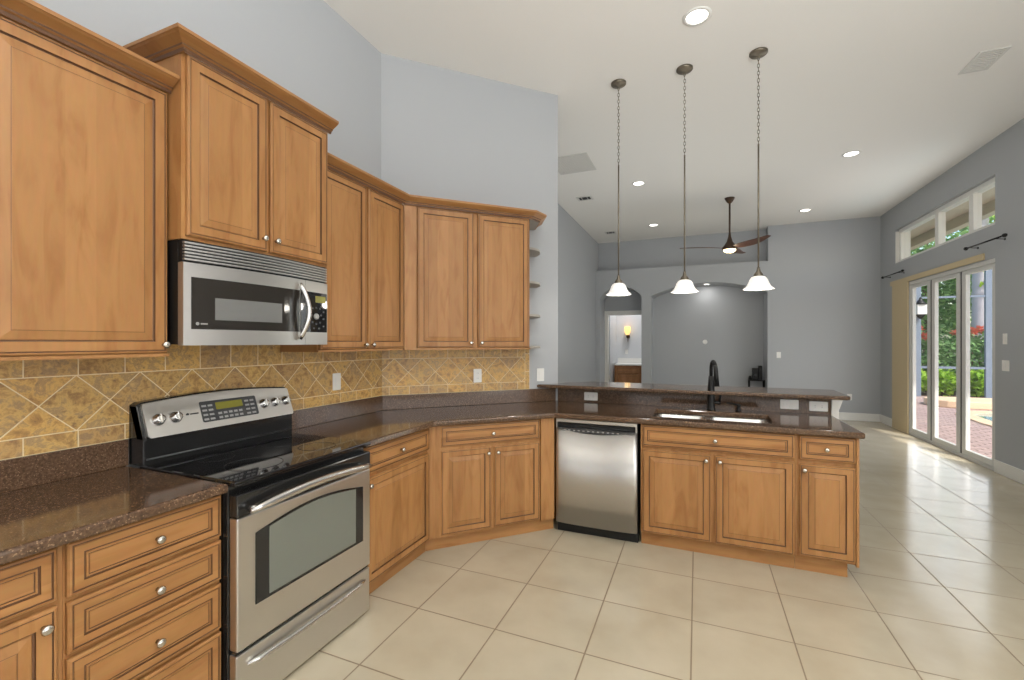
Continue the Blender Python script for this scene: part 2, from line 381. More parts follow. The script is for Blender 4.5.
# baseboards
def bboard(name, pts_xy):
    m = MB()
    for (x0, x1, y0, y1) in pts_xy: m.box(x0, x1, y0, y1, 0, .14, bev=.004)
    return struct(m.build(name, WHITE))
bboard('baseboard_far', [(1.3, XR-.016, YF-.015, YF)])
bboard('baseboard_right', [(XR-.015, XR, -3.1, DY0-.005), (XR-.015, XR, 9.5, YF)])
bboard('baseboard_left', [(XLR, XLR+.015, 4.0, YF)])
# tan raw boards around the slider: post and header
m = MB().box(XR-.02, XR-.001, 8.885, 9.49, 0, 2.41, bev=.002).box(XR-.02, XR-.001, 6.88, 9.57, 2.41, 2.485, bev=.002)
struct(m.build('trim_2', TAN))

# clerestory window
wf = MB(); X0, X1 = XR+.05, XR+.13
wf.box(X0, X1, CY0, CY1, CZ0, CZ0+.05).box(X0, X1, CY0, CY1, CZ1-.06, CZ1).box(X0, X1, CY0, CY0+.05, CZ0+.05, CZ1-.06).box(X0, X1, CY1-.07, CY1, CZ0+.05, CZ1-.06)
for y in (7.28, 8.14): wf.box(X0, X1, y-.05, y+.05, CZ0+.05, CZ1-.06)
wf.box(X1, XR+WT, CY0, CY1, CZ1-.03, CZ1-.001).box(XR+.001, XR+WT-.001, CY1-.012, CY1-.001, CZ0, CZ1-.03)
w1 = struct(wf.build('window_1', WHITE))
for (a, b) in ((CY0+.05, 7.23), (7.33, 8.09), (8.19, CY1-.07)):
    MB().box(X0+.035, X0+.041, a, b, CZ0+.05, CZ1-.06).build('window_pane', GLASS, w1)
# sliding glass doors
fr = MB().box(XR+.005, XR+.17, DY0, DY1, -.02, .035).box(XR+.005, XR+.17, DY0, DY1, DZ-.05, DZ-.001).box(XR+.005, XR+.07, DY1-.011, DY1-.001, .035, DZ-.05).box(XR+.07, XR+.17, DY0+.001, DY0+.013, .035, DZ-.05)
struct(fr.build('trim_3', ALUM))
def slider(n, y0, y1, xo, yl=.085):
    m = MB(); t = .045; z0, z1 = .036, DZ-.052
    m.box(xo, xo+t, y0, y0+.085, z0, z1, bev=.003).box(xo, xo+t, y1-yl, y1, z0, z1, bev=.003)
    m.box(xo, xo+t, y0+.085, y1-yl, z0, z0+.07).box(xo, xo+t, y0+.085, y1-yl, z1-.05, z1)
    o = struct(m.build('door_%d' % n, ALUM))
    MB().box(xo+.019, xo+.025, y0+.085, y1-yl, z0+.07, z1-.05).build('glass_pane', GLASS, o)
    if n < 3: MB().box(xo+.008, xo+.04, y0-.049, y0-.001, z0, z1).build('dark_gasket_strip', GASKET, o)
    
slider(1, 8.256, 8.868, XR+.02, .05); slider(2, 7.468, 8.206, XR+.02); slider(3, 6.705, 7.418, XR+.02)
# door casing of the bathroom doorway in the left arch
m = MB().box(bx0-.105, bx0, YB-.02, YB, 0, bz+.08, bev=.003).box(bx1, bx1+.028, YB-.02, YB, 0, bz+.08).box(bx0, bx1, YB-.02, YB, bz, bz+.08, bev=.003)
m.box(bx0-.001, bx0+.02, YB, YB+.125, 0, bz).box(bx0+.02, bx1, YB, YB+.125, bz-.02, bz-.0005)
struct(m.build('trim_4', WHITE))
# bathroom beyond
m = MB().box(-3.2, -.4, 12.02, 12.12, 0, H)
struct(m.build('wall_bathroom_back', BATHW))
struct(MB().box(-.5, -.4, YB+.125, 12.02, 0, H).build('wall_bathroom_right', BATHW))
struct(MB().box(-2.06, -1.99, YB+.45, 12.02, 0, H).build('wall_bathroom_left', BATHW))

# ------------------------------------------------------------------ backsplash tile
def clip(poly, x0, x1, z0, z1):
    for (ax, val, sgn) in ((0, x0, 1), (0, x1, -1), (1, z0, 1), (1, z1, -1)):
        res = []
        for i, p in enumerate(poly):
            q = poly[(i+1) % len(poly)]; dp = (p[ax]-val)*sgn; dq = (q[ax]-val)*sgn
            if dp >= 0: res.append(p)
            if (dp > 0) != (dq > 0) and abs(dp-dq) > 1e-9:
                k = dp/(dp-dq); res.append((p[0]+(q[0]-p[0])*k, p[1]+(q[1]-p[1])*k))
        poly = res
        if len(poly) < 3: return []
    out = []
    for p in poly:
        if not out or (Vector(p)-Vector(out[-1])).length > 1e-4: out.append(p)
    if len(out) > 2 and (Vector(out[0])-Vector(out[-1])).length < 1e-4: out.pop()
    return out
def inset(poly, d):
    n = len(poly); a = sum(poly[i][0]*poly[(i+1) % n][1]-poly[(i+1) % n][0]*poly[i][1] for i in range(n))
    if a < 0: poly = poly[::-1]
    res = []
    for i in range(n):
        p0, p1, p2 = Vector(poly[i-1]), Vector(poly[i]), Vector(poly[(i+1) % n])
        e1 = (p1-p0).normalized(); e2 = (p2-p1).normalized()
        n1 = Vector((-e1.y, e1.x)); n2 = Vector((-e2.y, e2.x)); k = 1+n1.dot(n2)
        res.append(tuple(p1 + (n1+n2)*(d/max(k, .25))))
    return res
def backsplash(name, label, length, rows, dc, jt, loc, rz, endstrip=None):
    """local x along the wall, front at -y; tiles are separate little slabs on a grout bed"""
    m = MB(); tints = []; rnd = random.Random(3)
    zt = max(r[2] for r in rows)
    z0, z1 = rows[0][1], rows[-1][2]
    m.box(0, length, -.0032, .006, z0, z1, 1)
    m.bm.faces.ensure_lookup_table(); tints += [(0, 0, 0)]*len(m.bm.faces)
    L = length - (endstrip or 0)
    def tile(poly, d=.0021):
        if len(poly) < 3: return
        xs = [p[0] for p in poly]; zs = [p[1] for p in poly]
        if max(xs)-min(xs) < .01 or max(zs)-min(zs) < .01: return
        a = inset(poly, d); b = inset(poly, d+.0012)
        t = (rnd.random(), rnd.random(), rnd.random())
        n0 = len(m.bm.faces)
        r0 = [m.bm.verts.new((x, 0, z)) for x, z in a]; r1 = [m.bm.verts.new((x, -.004, z)) for x, z in a]; r2 = [m.bm.verts.new((x, -.005, z)) for x, z in b]
        k = len(a)
        for p_, q_ in ((r0, r1), (r1, r2)):
            for i in range(k): m.bm.faces.new((p_[i], p_[(i+1) % k], q_[(i+1) % k], q_[i]))
        m.bm.faces.new(r2)
        tints.extend([t]*(len(m.bm.faces)-n0))
    for (kind, a, b) in rows:
        if kind == 'rect':
            x = jt - .159*math.ceil((jt)/.159)
            while x < L:
                tile(clip([(x, a), (x+.159, a), (x+.159, b), (x, b)], 0, L, a, b)); x += .159
        else:
            hd = .111; zc = (a+b)/2
            for i in range(-30, 30):
                for j in (-1, 0, 1):
                    if (i+j) % 2: continue
                    cx = dc + i*hd; cz = zc + j*hd
                    if cx < -.2 or cx > L+.2: continue
                    tile(clip([(cx-hd, cz), (cx, cz-hd), (cx+hd, cz), (cx, cz+hd)], 0, L, a, b))
    if endstrip:
        z = z0
        while z < z1: tile([(L, z), (length, z), (length, min(z+.159, z1)), (L, min(z+.159, z1))]); z += .159
    bm = m.bm; bmesh.ops.recalc_face_normals(bm, faces=bm.faces)
    o = m.build(name, [TRAV, GROUT], tint=tints)
    o.location = loc; o.rotation_euler = (0, 0, rz)
    return tag(o, label, 'backsplash')
ROWS = [('rect', 1.03, 1.098), ('diam', 1.098, 1.32), ('rect', 1.32, 1.394)]; ROWS2 = ROWS[:2] + [('rect', 1.32, 1.474)]
backsplash('tile_backsplash', 'gold travertine tile backsplash behind the range, on the left wall', YC-.0, ROWS2, .98, .986, (XL+.0065, 0, 0), PI/2)
backsplash('tile_backsplash', 'travertine tile backsplash on the diagonal corner wall with one outlet', 1.29, ROWS, .10, .06, dwall(.0, .0065, 0), PI/4, .045)

# ------------------------------------------------------------------ countertops
def slab(outer, holes, z0, z1, bev, name, parent=None, inv=None, mat=GRANITE):
    bm = bmesh.new(); es = []
    for loop in [outer]+holes:
        vs = [bm.verts.new((x, y, z1)) for x, y in loop]
        for i in range(len(vs)): es.append(bm.edges.new((vs[i], vs[(i+1) % len(vs)])))
    bmesh.ops.triangle_fill(bm, edges=es, use_beauty=True, use_dissolve=False)
    for f in bm.faces:
        if f.normal.z < 0: f.normal_flip()
    bmesh.ops.dissolve_limit(bm, angle_limit=.001, verts=bm.verts, edges=[e for e in bm.edges if not e.is_boundary]) if not holes else None
    top = list(bm.faces)
    r = bmesh.ops.extrude_face_region(bm, geom=top, use_keep_orig=True)
    for v in [g for g in r['geom'] if isinstance(g, bmesh.types.BMVert)]: v.co.z = z0
    bmesh.ops.recalc_face_normals(bm, faces=bm.faces)
    if bev:
        ed = [e for e in bm.edges if len(e.link_faces) == 2 and abs(e.verts[0].co.z-e.verts[1].co.z) < 1e-6 and abs(abs(e.link_faces[0].normal.z)-abs(e.link_faces[1].normal.z)) > .5]
        bmesh.ops.bevel(bm, geom=ed, offset=bev, segments=3, affect='EDGES', profile=.5)
    m = MB(); m.bm.free(); m.bm = bm
    return m.build(name, mat, parent, inv)
ZT = .914; ZB = .876
ct = thing('countertop', 'brown granite countertop left of the range with its backsplash strip', 'countertop', (0, 0, 0))
slab([(XL+.002, 0), (XF+.03, 0), (XF+.03, 1.153), (XL+.002, 1.153)], [], ZB, ZT, .011, 'slab', ct)
MB().box(XL+.002, XL+.022, 0, 1.153, ZT+.0005, 1.03, bev=.002).build('upstand', GRANITE, ct)
XF3 = XF+.03; bendY = YC + (XF3-XL) - (XF3-XL)*math.sqrt(2); yq = YP-.03; bx = XF3+(yq-bendY)
def rrect(x0, x1, y0, y1, r, n=4):
    pts = []
    for cx, cy, a in ((x1-r, y1-r, 0), (x0+r, y1-r, PI/2), (x0+r, y0+r, PI), (x1-r, y0+r, 1.5*PI)):
        pts += [(cx+r*math.cos(a+PI/2*k/n), cy+r*math.sin(a+PI/2*k/n)) for k in range(n+1)]
    return pts
SX0, SX1, SY0, SY1 = -.315, .497, 3.375, 3.80
CTP = [(XL+.002, 1.922), (XF3, 1.922), (XF3, bendY), (bx, yq), (.922, yq), (.922, 3.974), (3.974-5.177+.003, 3.974), (XL+.002, YC-.001)]
ct = thing('countertop', 'long brown granite countertop running from the range round the corner to the sink', 'countertop', (0, 0, 0))
slab(CTP, [rrect(SX0+.012, SX1-.012, SY0+.012, SY1-.012, .05)], ZB, ZT, .011, 'slab', ct)
m = MB().prism([(XL+.002, 1.922), (XL+.022, 1.922), (XL+.022, YC-.008), (XL+.002, YC-.001)], ZT+.0005, 1.03, bev=.002)
m.prism([dwall(.009, .022), dwall(1.55, .022), dwall(1.55, .002), dwall(.001, .002)], ZT+.0005, 1.03, bev=.002)
m.build('upstand', GRANITE, ct)
MB().box(-1.193, .922, 3.976, 3.998, ZT-.03, 1.037).build('bar_facing', GRANITE, ct)
bar = slab([(-1.34, 3.815), (.985, 3.815), (1.005, 3.835), (1.02, 4.29), (1.0, 4.31), (-.95, 4.31), (-1.17, 4.11), (-1.185, 3.99)], [], 1.04, 1.07, .009, 'bar_countertop')
tag(bar, 'narrow raised brown granite bar ledge above the sink counter', 'bar ledge')

# ------------------------------------------------------------------ cabinets
DOORP = [(0, .006, 0), (.004, .001, 0), (.009, 0, 0), (.010, .002, 1), (.013, .002, 1), (.014, 0, 0), (.046, 0, 0), (.0475, .007, 1), (.0515, .008, 1), (.054, .006, 0), (.082, .0012, 0), (.0835, .0012, 1), (.085, .0005, 0)]
DRAWP = [(0, .006, 0), (.004, .001, 0), (.009, 0, 0), (.010, .0025, 1), (.0135, .0025, 1), (.015, 0, 0), (.036, 0, 0), (.0375, .004, 1), (.0415, .004, 1), (.043, .001, 0), (.047, .001, 0), (.048, .003, 1), (.050, .003, 1), (.051, .001, 0)]
def knob(parent, x, z, name='knob'):
    m = MB().lathe([(.007, 0), (.005, -.012), (.008, -.015), (.0135, -.018), (.0148, -.023), (.011, -.028), (.005, -.030)], ax='y', seg=12)
    o = m.build(name, NICKEL, parent); o.location = (x, 0, z); return o
def door(parent, x0, x1, z0, z1, kx=None, kz=None):
    o = MB().panel(0, 0, x1-x0, z1-z0, DOORP).build('door', [MAPLE, GLAZE], parent)
    o.location = (x0, 0, z0)
    if kx is not None: knob(o, kx-x0, kz-z0)
    return o
def drawer(parent, x0, x1, z0, z1, kx=None, name='drawer'):
    o = MB().panel(0, 0, x1-x0, z1-z0, DRAWP).build(name, [MAPLE_H, GLAZE], parent)
    o.location = (x0, 0, z0)
    if kx is not None: knob(o, kx-x0, (z1-z0)/2)
    return o
def frame_face(m, x0, x1, z0, z1):
    """thin dark glaze outline where the face frame shows between fronts"""
    return m
def cab(name, label, loc, rz, group=None): return thing(name, label, 'cabinet', loc, rz, group)
GB = 'base cabinets'; GU = 'upper cabinets'
# -- drawer stack left of the range (local x = world y)
y0 = .69; L = (XF, 0, 0); RZ = PI/2
c = cab('base_cabinet', 'four-drawer maple base cabinet just left of the range', (XF, .694, 0), RZ, GB)
MB().box(0, .459, .02, .625, .10, ZB-.001).build('cabinet_body', MAPLE, c)
MB().box(0, .46, .08, .10, 0, .10).build('toe_kick', MAPLE_H, c)
for (a, b) in ((.710, .868), (.544, .694), (.357, .528), (.115, .342)): drawer(c, .004, .456, a, b, .235)
c = cab('base_cabinet', 'maple base cabinet at the left edge with one drawer above a door', (XF, 0, 0), RZ, GB)
MB().box(0, .693, .02, .625, .10, ZB-.001).build('cabinet_body', MAPLE, c)
MB().box(0, .693, .08, .10, 0, .10).build('toe_kick', MAPLE_H, c)
drawer(c, .17, .676, .716, .868, .42); door(c, .17, .676, .115, .70, .645, .655)
# -- right of range
c = cab('base_cabinet', 'narrow maple base cabinet between the range and the corner cabinet', (XF, 1.925, 0), RZ, GB)
MB().box(0, .655, .02, .625, .10, ZB-.001).build('cabinet_body', MAPLE, c)
MB().box(0, .700, .06, .08, 0, .10).build('toe_kick', MAPLE_H, c)
drawer(c, .03, .664, .718, .868, .343); door(c, .03, .664, .105, .694, .052, .655)
# -- diagonal corner base: front runs from (XF,2.6016) along +45
FB = (XF, YC + (XF-XL) - (XF-XL)*math.sqrt(2)); DL = (YP-FB[1])/R2
c = cab('base_cabinet', 'diagonal corner maple base cabinet with one wide drawer over two doors', (FB[0], FB[1], 0), PI/4, GB)
iv = inv_of((FB[0], FB[1], 0), PI/4)
e = .02*(math.sqrt(2)-1)
bp = [(XF-.02, FB[1]-.014), (XF-.02+DL*R2+.014, YP+.02), (XF-.02+DL*R2+.014, 3.965), (-1.22, 3.93), (XL+.01, YC-.016), (XL+.01, FB[1]-.014)]
MB().prism(bp, .10, ZB-.001).build('cabinet_body', MAPLE, c, iv)
MB().box(-.0245, DL+.0245, .06, .08, 0, .10).build('toe_kick', MAPLE_H, c)
drawer(c, .07, .83, .722, .868, .45); door(c, .07, .44, .112, .70, .415, .655); door(c, .462, .83, .112, .70, .487, .655)
MB().prism([(-.002, .002), (.062, .002), (.062, .022), (.006, .022)], .10, .873).build('filler_stile', MAPLE, c)
MB().prism([(.838, .002), (DL, .002), (DL-.006, .022), (.838, .022)], .10, .873).build('filler_stile', MAPLE, c)
# -- sink base and end cabinet of the peninsula
PX = -.372
c = cab('base_cabinet', 'wide maple sink base cabinet with false drawer front, right of the dishwasher', (PX, YP, 0), 0, GB)
MB().box(0, .95, .02, .10, .10, ZB-.001).box(0, .02, .10, .68, .10, ZB-.001).box(.93, .95, .10, .68, .10, ZB-.001).box(.02, .93, .10, .68, .10, .12).build('cabinet_body', MAPLE, c)
MB().box(0, .95, .06, .08, 0, .10).build('toe_kick', MAPLE_H, c)
drawer(c, .012, .94, .716, .868, .483, 'false_drawer_front'); door(c, .012, .46, .105, .694, .428, .655); door(c, .482, .94, .105, .694, .512, .655)
c = cab('base_cabinet', 'slim maple base cabinet at the free end of the peninsula', (.58, YP, 0), 0, GB)
MB().box(0, .308, .02, .68, .10, ZB-.001).box(.308, .322, .0, .68, .095, ZB-.001).build('cabinet_body', MAPLE, c)
MB().box(0, .278, .06, .60, 0, .10).build('toe_kick', MAPLE_H, c)
drawer(c, .014, .306, .716, .868, .155); door(c, .014, .306, .115, .69, .038, .655)

# -- crown profile swept along a polyline (x,y), outward = right-hand side of travel
CROWN = [(0, 0), (.006, 0), (.010, .012), (.018, .016), (.020, .022), (.034, .030), (.052, .040), (.058, .046), (.062, .046), (.062, .060), (0, .060)]
def sweep(m, path, prof, z, mats=None):
    P2 = [Vector(p) for p in path]; n = len(P2); rings = []
    for i in range(n):
        d1 = (P2[i]-P2[i-1]).normalized() if i else (P2[1]-P2[0]).normalized()
        d2 = (P2[i+1]-P2[i]).normalized() if i < n-1 else d1
        n1 = Vector((d1.y, -d1.x)); n2 = Vector((d2.y, -d2.x)); mi = (n1+n2)/(1+n1.dot(n2))
        rings.append([(P2[i].x+mi.x*o, P2[i].y+mi.y*o, z+h) for o, h in prof])
    n0 = len(m.bm.faces)
    m.loft(rings, 0, smooth=False)
    m.bm.faces.ensure_lookup_table()
    if mats:
        k = len(prof)
        for i in range(n-1):
            for j in mats: m.bm.faces[n0+i*k+j].material_index = 1
    return m
XU = -1.99; UZ0, UZ1 = 1.395, 2.479
def upper(label, loc, rz): return cab('upper_cabinet', label, loc, rz, GU)
def lightrail(m, x0, x1, z): return m
# left upper
c = upper('single-door maple upper cabinet at the far left, above the left counter', (XU, .585, 0), PI/2)
MB().box(0, .558, .02, .308, UZ0, UZ1).box(0, .558, .004, .02, UZ0, UZ0+.012).build('cabinet_body', MAPLE, c)
door(c, .02, .552, UZ0+.014, UZ1-.013, .535, 1.443)
sweep(MB(), [(0, -.001), (.558, -.001)], CROWN, UZ1-.012, (1, 3)).build('crown_molding', [MAPLE_H, GLAZE], c)
# microwave cabinet
XM = -1.902; MZ0, MZ1 = 1.873, 2.632
c = upper('taller two-door maple upper cabinet directly above the microwave', (XM, 1.146, 0), PI/2)
MB().box(0, .770, .02, .406, MZ0, MZ1).build('cabinet_body', MAPLE, c)
door(c, .014, .378, MZ0+.014, MZ1-.013, .352, 1.945); door(c, .396, .756, MZ0+.014, MZ1-.013, .420, 1.945)
sweep(MB(), [(0, .40), (0, -.001), (.770, -.001)], CROWN, MZ1-.012, (1, 3)).build('crown_molding', [MAPLE_H, GLAZE], c)
# right upper on left wall
UB = (XU, YC + (XU-XL) - (XU-XL)*math.sqrt(2))
c = upper('two-door maple upper cabinet between the microwave and the room corner', (XU, 1.92, 0), PI/2)
wlen = UB[1]-1.92
iv = inv_of((XU, 1.92, 0), PI/2)
MB().prism([(XU-.02, 1.925), (XU-.02, UB[1]-.0085), (XL+.014, UB[1]-.0085), (XL+.014, 1.925)], UZ0, UZ1).build('cabinet_body', MAPLE, c, iv)
MB().box(0, wlen-.012, .004, .02, UZ0, UZ0+.012).build('light_rail', MAPLE_H, c)
door(c, .014, .402, UZ0+.014, UZ1-.013, .378, 1.437); door(c, .424, .803, UZ0+.014, UZ1-.013, .448, 1.437)
sweep(MB(), [(.0, -.001), (wlen+.0004, -.001)], CROWN, UZ1-.012, (1, 3)).build('crown_molding', [MAPLE_H, GLAZE], c)
# diagonal upper with end shelves
c = upper('two-door maple upper cabinet on the diagonal corner wall', (UB[0], UB[1], 0), PI/4)
iv = inv_of((UB[0], UB[1], 0), PI/4)
dpt = XU-XL
bp = [(.0-.02*.0, .02), (1.02, .02), (1.02, dpt-.008), (-dpt*math.tan(PI/8)*0, dpt-.008)]
MB().prism(bp, UZ0, UZ1).build('cabinet_body', MAPLE, c)
MB().box(0.085, 1.02, .004, .02, UZ0, UZ0+.012).build('light_rail', MAPLE_H, c)
door(c, .092, .532, UZ0+.014, UZ1-.013, .505, 1.447); door(c, .566, 1.008, UZ0+.014, UZ1-.013, .593, 1.447)
MB().prism([(-.0035, .003), (.084, .003), (.084, .022), (.0045, .022)], UZ0+.0, UZ1).build('filler_stile', MAPLE, c)
sweep(MB(), [(-.0004, -.001), (1.03, -.001), (1.13, .066), (1.20, .30)], CROWN, UZ1-.012, (1, 3)).build('crown_molding', [MAPLE_H, GLAZE], c)
MB().prism([(1.021, .006), (1.03, .006), (1.13, .07), (1.20, .31), (1.021, .31)], UZ1-.015, UZ1).build('end_top_board', SHELFW, c)
for z in (2.225, 1.943, 1.668, 1.40):
    pts = [(1.021, dpt-.006)] + [(1.021+.20*math.sin(k*PI/20), dpt-.006-.29*math.cos(k*PI/20)) for k in range(11)]
    MB().prism(pts, z, z+.02, bev=.003).build('end_shelf', SHELFW, c)

# ------------------------------------------------------------------ range
RY = 1.158; RWD = .762; RX = -1.622     # front plane of the oven door
r = thing('range', 'stainless and black electric range with glass cooktop between the base cabinets', 'range', (RX, RY, 0), PI/2)
# local: x along wall 0..RWD, y inward from the door face
MB().box(.003, RWD-.003, .045, .66, .03, .90, bev=.003).box(.02, RWD-.02, .10, .62, 0.001, .03).build('range_body', BLACKG, r)
ck = MB().box(-.002, RWD+.002, -.004, .60, .901, .921, bev=.006).build('cooktop', GLASSB, r)
for (x, y, q) in ((.21, .17, .115), (.56, .17, .09), (.21, .43, .08), (.56, .43, .115)):
    MB().lathe([(q, .9212), (q, .9217), (q-.004, .9217), (q-.004, .9212)], c=(x, y, 0), seg=40, cap0=False, cap1=False).build('burner_ring', RINGM, ck)
# backguard
bk = MB().box(0, RWD, .575, .68, .915, 1.035, bev=.004).prism([(.575, 1.03), (.68, 1.03), (.68, 1.175), (.625, 1.175)], .0, RWD, axis='x', bev=.003).build('backguard', BLACKG, r)
MB().tube([(.01, .572, .945), (RWD-.01, .572, .945)], .004, 8).build('backguard_trim', DARKGREY, bk)
def tilt(x, z, o=0):
    """point on the tilted control face; z measured up the face from 1.035"""
    k = .055/.145; s = z-1.035
    return (x, .572 + s*k - o, z)
def face_poly(pts, o0, o1):
    m = MB(); a = [m.bm.verts.new(tilt(x, z, o0)) for x, z in pts]; b = [m.bm.verts.new(tilt(x, z, o1)) for x, z in pts]; n = len(pts)
    m.bm.faces.new(a); m.bm.faces.new(b)
    for i in range(n): m.bm.faces.new((a[i], a[(i+1) % n], b[(i+1) % n], b[i]))
    bmesh.ops.recalc_face_normals(m.bm, faces=m.bm.faces)
    return m
top = [(.02 + (RWD-.024)*k/20, 1.178 + .024*math.sin(PI*(.05+.9*k/20))) for k in range(21)]
pp = [(.014, 1.045), (.024, 1.036), (RWD-.010, 1.036), (RWD-.001, 1.045)] + [(RWD-.001, 1.172)] + top[::-1] + [(.014, 1.172)]
pn = face_poly(pp, -.01, .012).build('control_panel', STEEL, r)
shell = [(.0, 1.03), (RWD, 1.03), (RWD, 1.178)] + [(x, z+.006) for x, z in top[::-1]] + [(0, 1.178)]
face_poly(shell, -.05, -.004).build('backguard_cap', BLACKG, bk)
for x in (.064, .135, .585, .655, .727):
    m = MB(); cx, cy, cz = tilt(x, 1.108 if x < .2 else 1.113, .012)
    m.lathe([(.026, -.0), (.026, -.005), (.021, -.008), (.019, -.026), (.012, -.028)], ax='y', seg=20).box(-.004, .004, -.034, -.02, -.02, .02, bev=.002)
    k = m.build('burner_knob', BRIGHT, pn); k.location = (cx, cy, cz); k.rotation_euler = (-.36, 0, 0)
dp = face_poly(rrect(.250, .545, 1.066, 1.163, .008), .011, .0145).build('display_panel', DARKGREY, r)
face_poly(rrect(.325, .465, 1.118, 1.152, .003), .014, .0152).build('display', LCD, dp)
def addbtn(x, z, w=.022, h=.009):
    pts = [(x, z), (x+w, z), (x+w, z+h), (x, z+h)]
    face_poly(pts, .013, .0155).build('key', BTN, dp)
for rr_ in range(4):
    for cc_ in range(2): addbtn(.257+cc_*.030, 1.074+rr_*.021)
    for cc_ in range(2): addbtn(.478+cc_*.030, 1.074+rr_*.021)
for rr_ in range(2):
    for cc_ in range(5): addbtn(.330+cc_*.027, 1.074+rr_*.020, .018, .010)
mk = MB(); cx, cy, cz = tilt(.188, 1.113, .0125)
mk.lathe([(.007, 0), (.007, -.0008)], c=(cx, cy, cz), ax='y', seg=14).box(cx+.012, cx+.05, cy-.0006, cy+.002, cz-.003, cz+.003)
mk.build('maker_mark', DARKGREY, pn)
# oven door
od = MB().box(.008, RWD-.004, 0, .044, .262, .775, bev=.006).build('oven_door', STEEL, r)
MB().box(.006, RWD-.003, -.002, .044, .777, .868, bev=.006).build('door_top_band', BLACKG, od)
ap = [(.085, .41), (.70, .41)] + [(.70-.615*k/14, .695+.042*math.sin(PI*k/14)) for k in range(15)]
MB().prism(ap, -.003, .004, axis='y').build('window_border', BLACKG, od)
ap2 = [(.145, .424), (.645, .424)] + [(.645-.50*k/14, .698+.028*math.sin(PI*k/14)) for k in range(15)]
MB().prism(ap2, -.0045, .0, axis='y').build('oven_window', OVENGL, od)
hp = [(.035+.685*k/16, -.040-.012*math.sin(PI*k/16), .803+.026*math.sin(PI*k/16)) for k in range(17)]
hm = MB().tube(hp, [.008, .013]+[.0155]*13+[.013, .008], 12, flat=1.15)
for x in (.055, .70): hm.tube([(x, .0, .806), (x, -.042, .810)], .010, 10)
hm.build('oven_handle', BRIGHT, od)
dr = MB().box(.008, RWD-.004, .004, .044, .016, .246, bev=.005).build('storage_drawer', STEEL, r)
lip = [(.05+.665*k/16, -.006-.012*math.sin(PI*k/16)**.5 if 0 < k < 16 else -.002, .196-.006*math.sin(PI*k/16)) for k in range(17)]
MB().tube(lip, [.005]+[.011]*15+[.005], 10).build('drawer_pull', BRIGHT, dr)
m = MB().box(.012, RWD-.008, .012, .044, .247, .261).build('shadow_gap', BLACKG, dr)

# ------------------------------------------------------------------ microwave (local x along wall, front y=0)
MX = -1.922; MY = 1.152; MW = .764; Z0 = 1.440
mw = thing('microwave', 'stainless over-the-range microwave hung under the taller cabinet', 'microwave', (MX, MY, 0), PI/2)
MB().box(.001, MW-.001, .035, .375, Z0+.004, 1.8725).build('microwave_body', BLACKM, mw)
def bulge(x): return -.030*math.sin(PI*min(max(x/MW, 0), 1))
def bslab(x0, x1, z0, z1, off=0, th=.034, n=16, c0=0.0):
    m = MB(); xs = [x0+(x1-x0)*k/n for k in range(n+1)]
    fr_ = [(x, bulge(x)-off) for x in xs]; bk_ = [(x, th) for x in xs[::-1]]
    m.prism(fr_+bk_, z0, z1); return m
bslab(.004, MW-.004, 1.783, 1.872, -.012).build('vent_housing', BLACKM, mw)
vg = MB()
for i in range(6):
    z = 1.789+i*.0135
    n = 12; fr_ = [(.006+(MW-.012)*k/n, bulge(.006+(MW-.012)*k/n)-.001) for k in range(n+1)]; bk_ = [(x, y+.02) for x, y in fr_[::-1]]
    vg.prism(fr_+bk_, z, z+.0075)
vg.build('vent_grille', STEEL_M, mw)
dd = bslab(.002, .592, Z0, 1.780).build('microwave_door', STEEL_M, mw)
mg = bslab(.030, .552, 1.507, 1.722, .0025, .01).build('door_glass', MWGL, dd)
bslab(.12, .44, 1.548, 1.642, .0035, .01).build('door_window', MWWIN, dd)
lg = MB().lathe([(.007, -.001), (.007, -.002)], c=(.052, bulge(.05)-.002, 1.530), ax='y', seg=14).box(.063, .092, bulge(.08)-.0038, bulge(.08)-.002, 1.527, 1.533)
lg.build('maker_mark', BTN, dd)
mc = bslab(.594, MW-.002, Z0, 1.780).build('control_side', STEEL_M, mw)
cp = bslab(.560, MW-.008, 1.507, 1.722, .003, .01).build('control_panel', GLASSB, mw)
cxy = lambda x: bulge(x)-.004
MB().lathe([(.017, 0), (.016, -.006), (.010, -.009)], c=(.668, cxy(.668), 1.592), ax='y', seg=18).build('dial', BTN, cp)
for (x, z) in ((.640, 1.635), (.668, 1.640), (.698, 1.635), (.634, 1.60), (.704, 1.60), (.640, 1.56), (.668, 1.552), (.698, 1.56), (.650, 1.528), (.690, 1.528), (.725, 1.62), (.725, 1.58), (.725, 1.54)):
    MB().box(x-.006, x+.006, cxy(x)-.002, cxy(x)+.002, z-.0045, z+.0045).build('button', DARKGREY, cp)
MB().box(.636, .735, cxy(.69)-.002, cxy(.69)+.004, 1.668, 1.704).build('display', LCD, cp)
hh = [(.545+.022*math.sin(PI*k/14), bulge(.55)-.012-.040*math.sin(PI*k/14), 1.47+.285*k/14) for k in range(15)]
hm = MB().tube(hh, [.010]+[.013]*13+[.010], 12)
hm.build('door_handle', BRIGHT, dd)

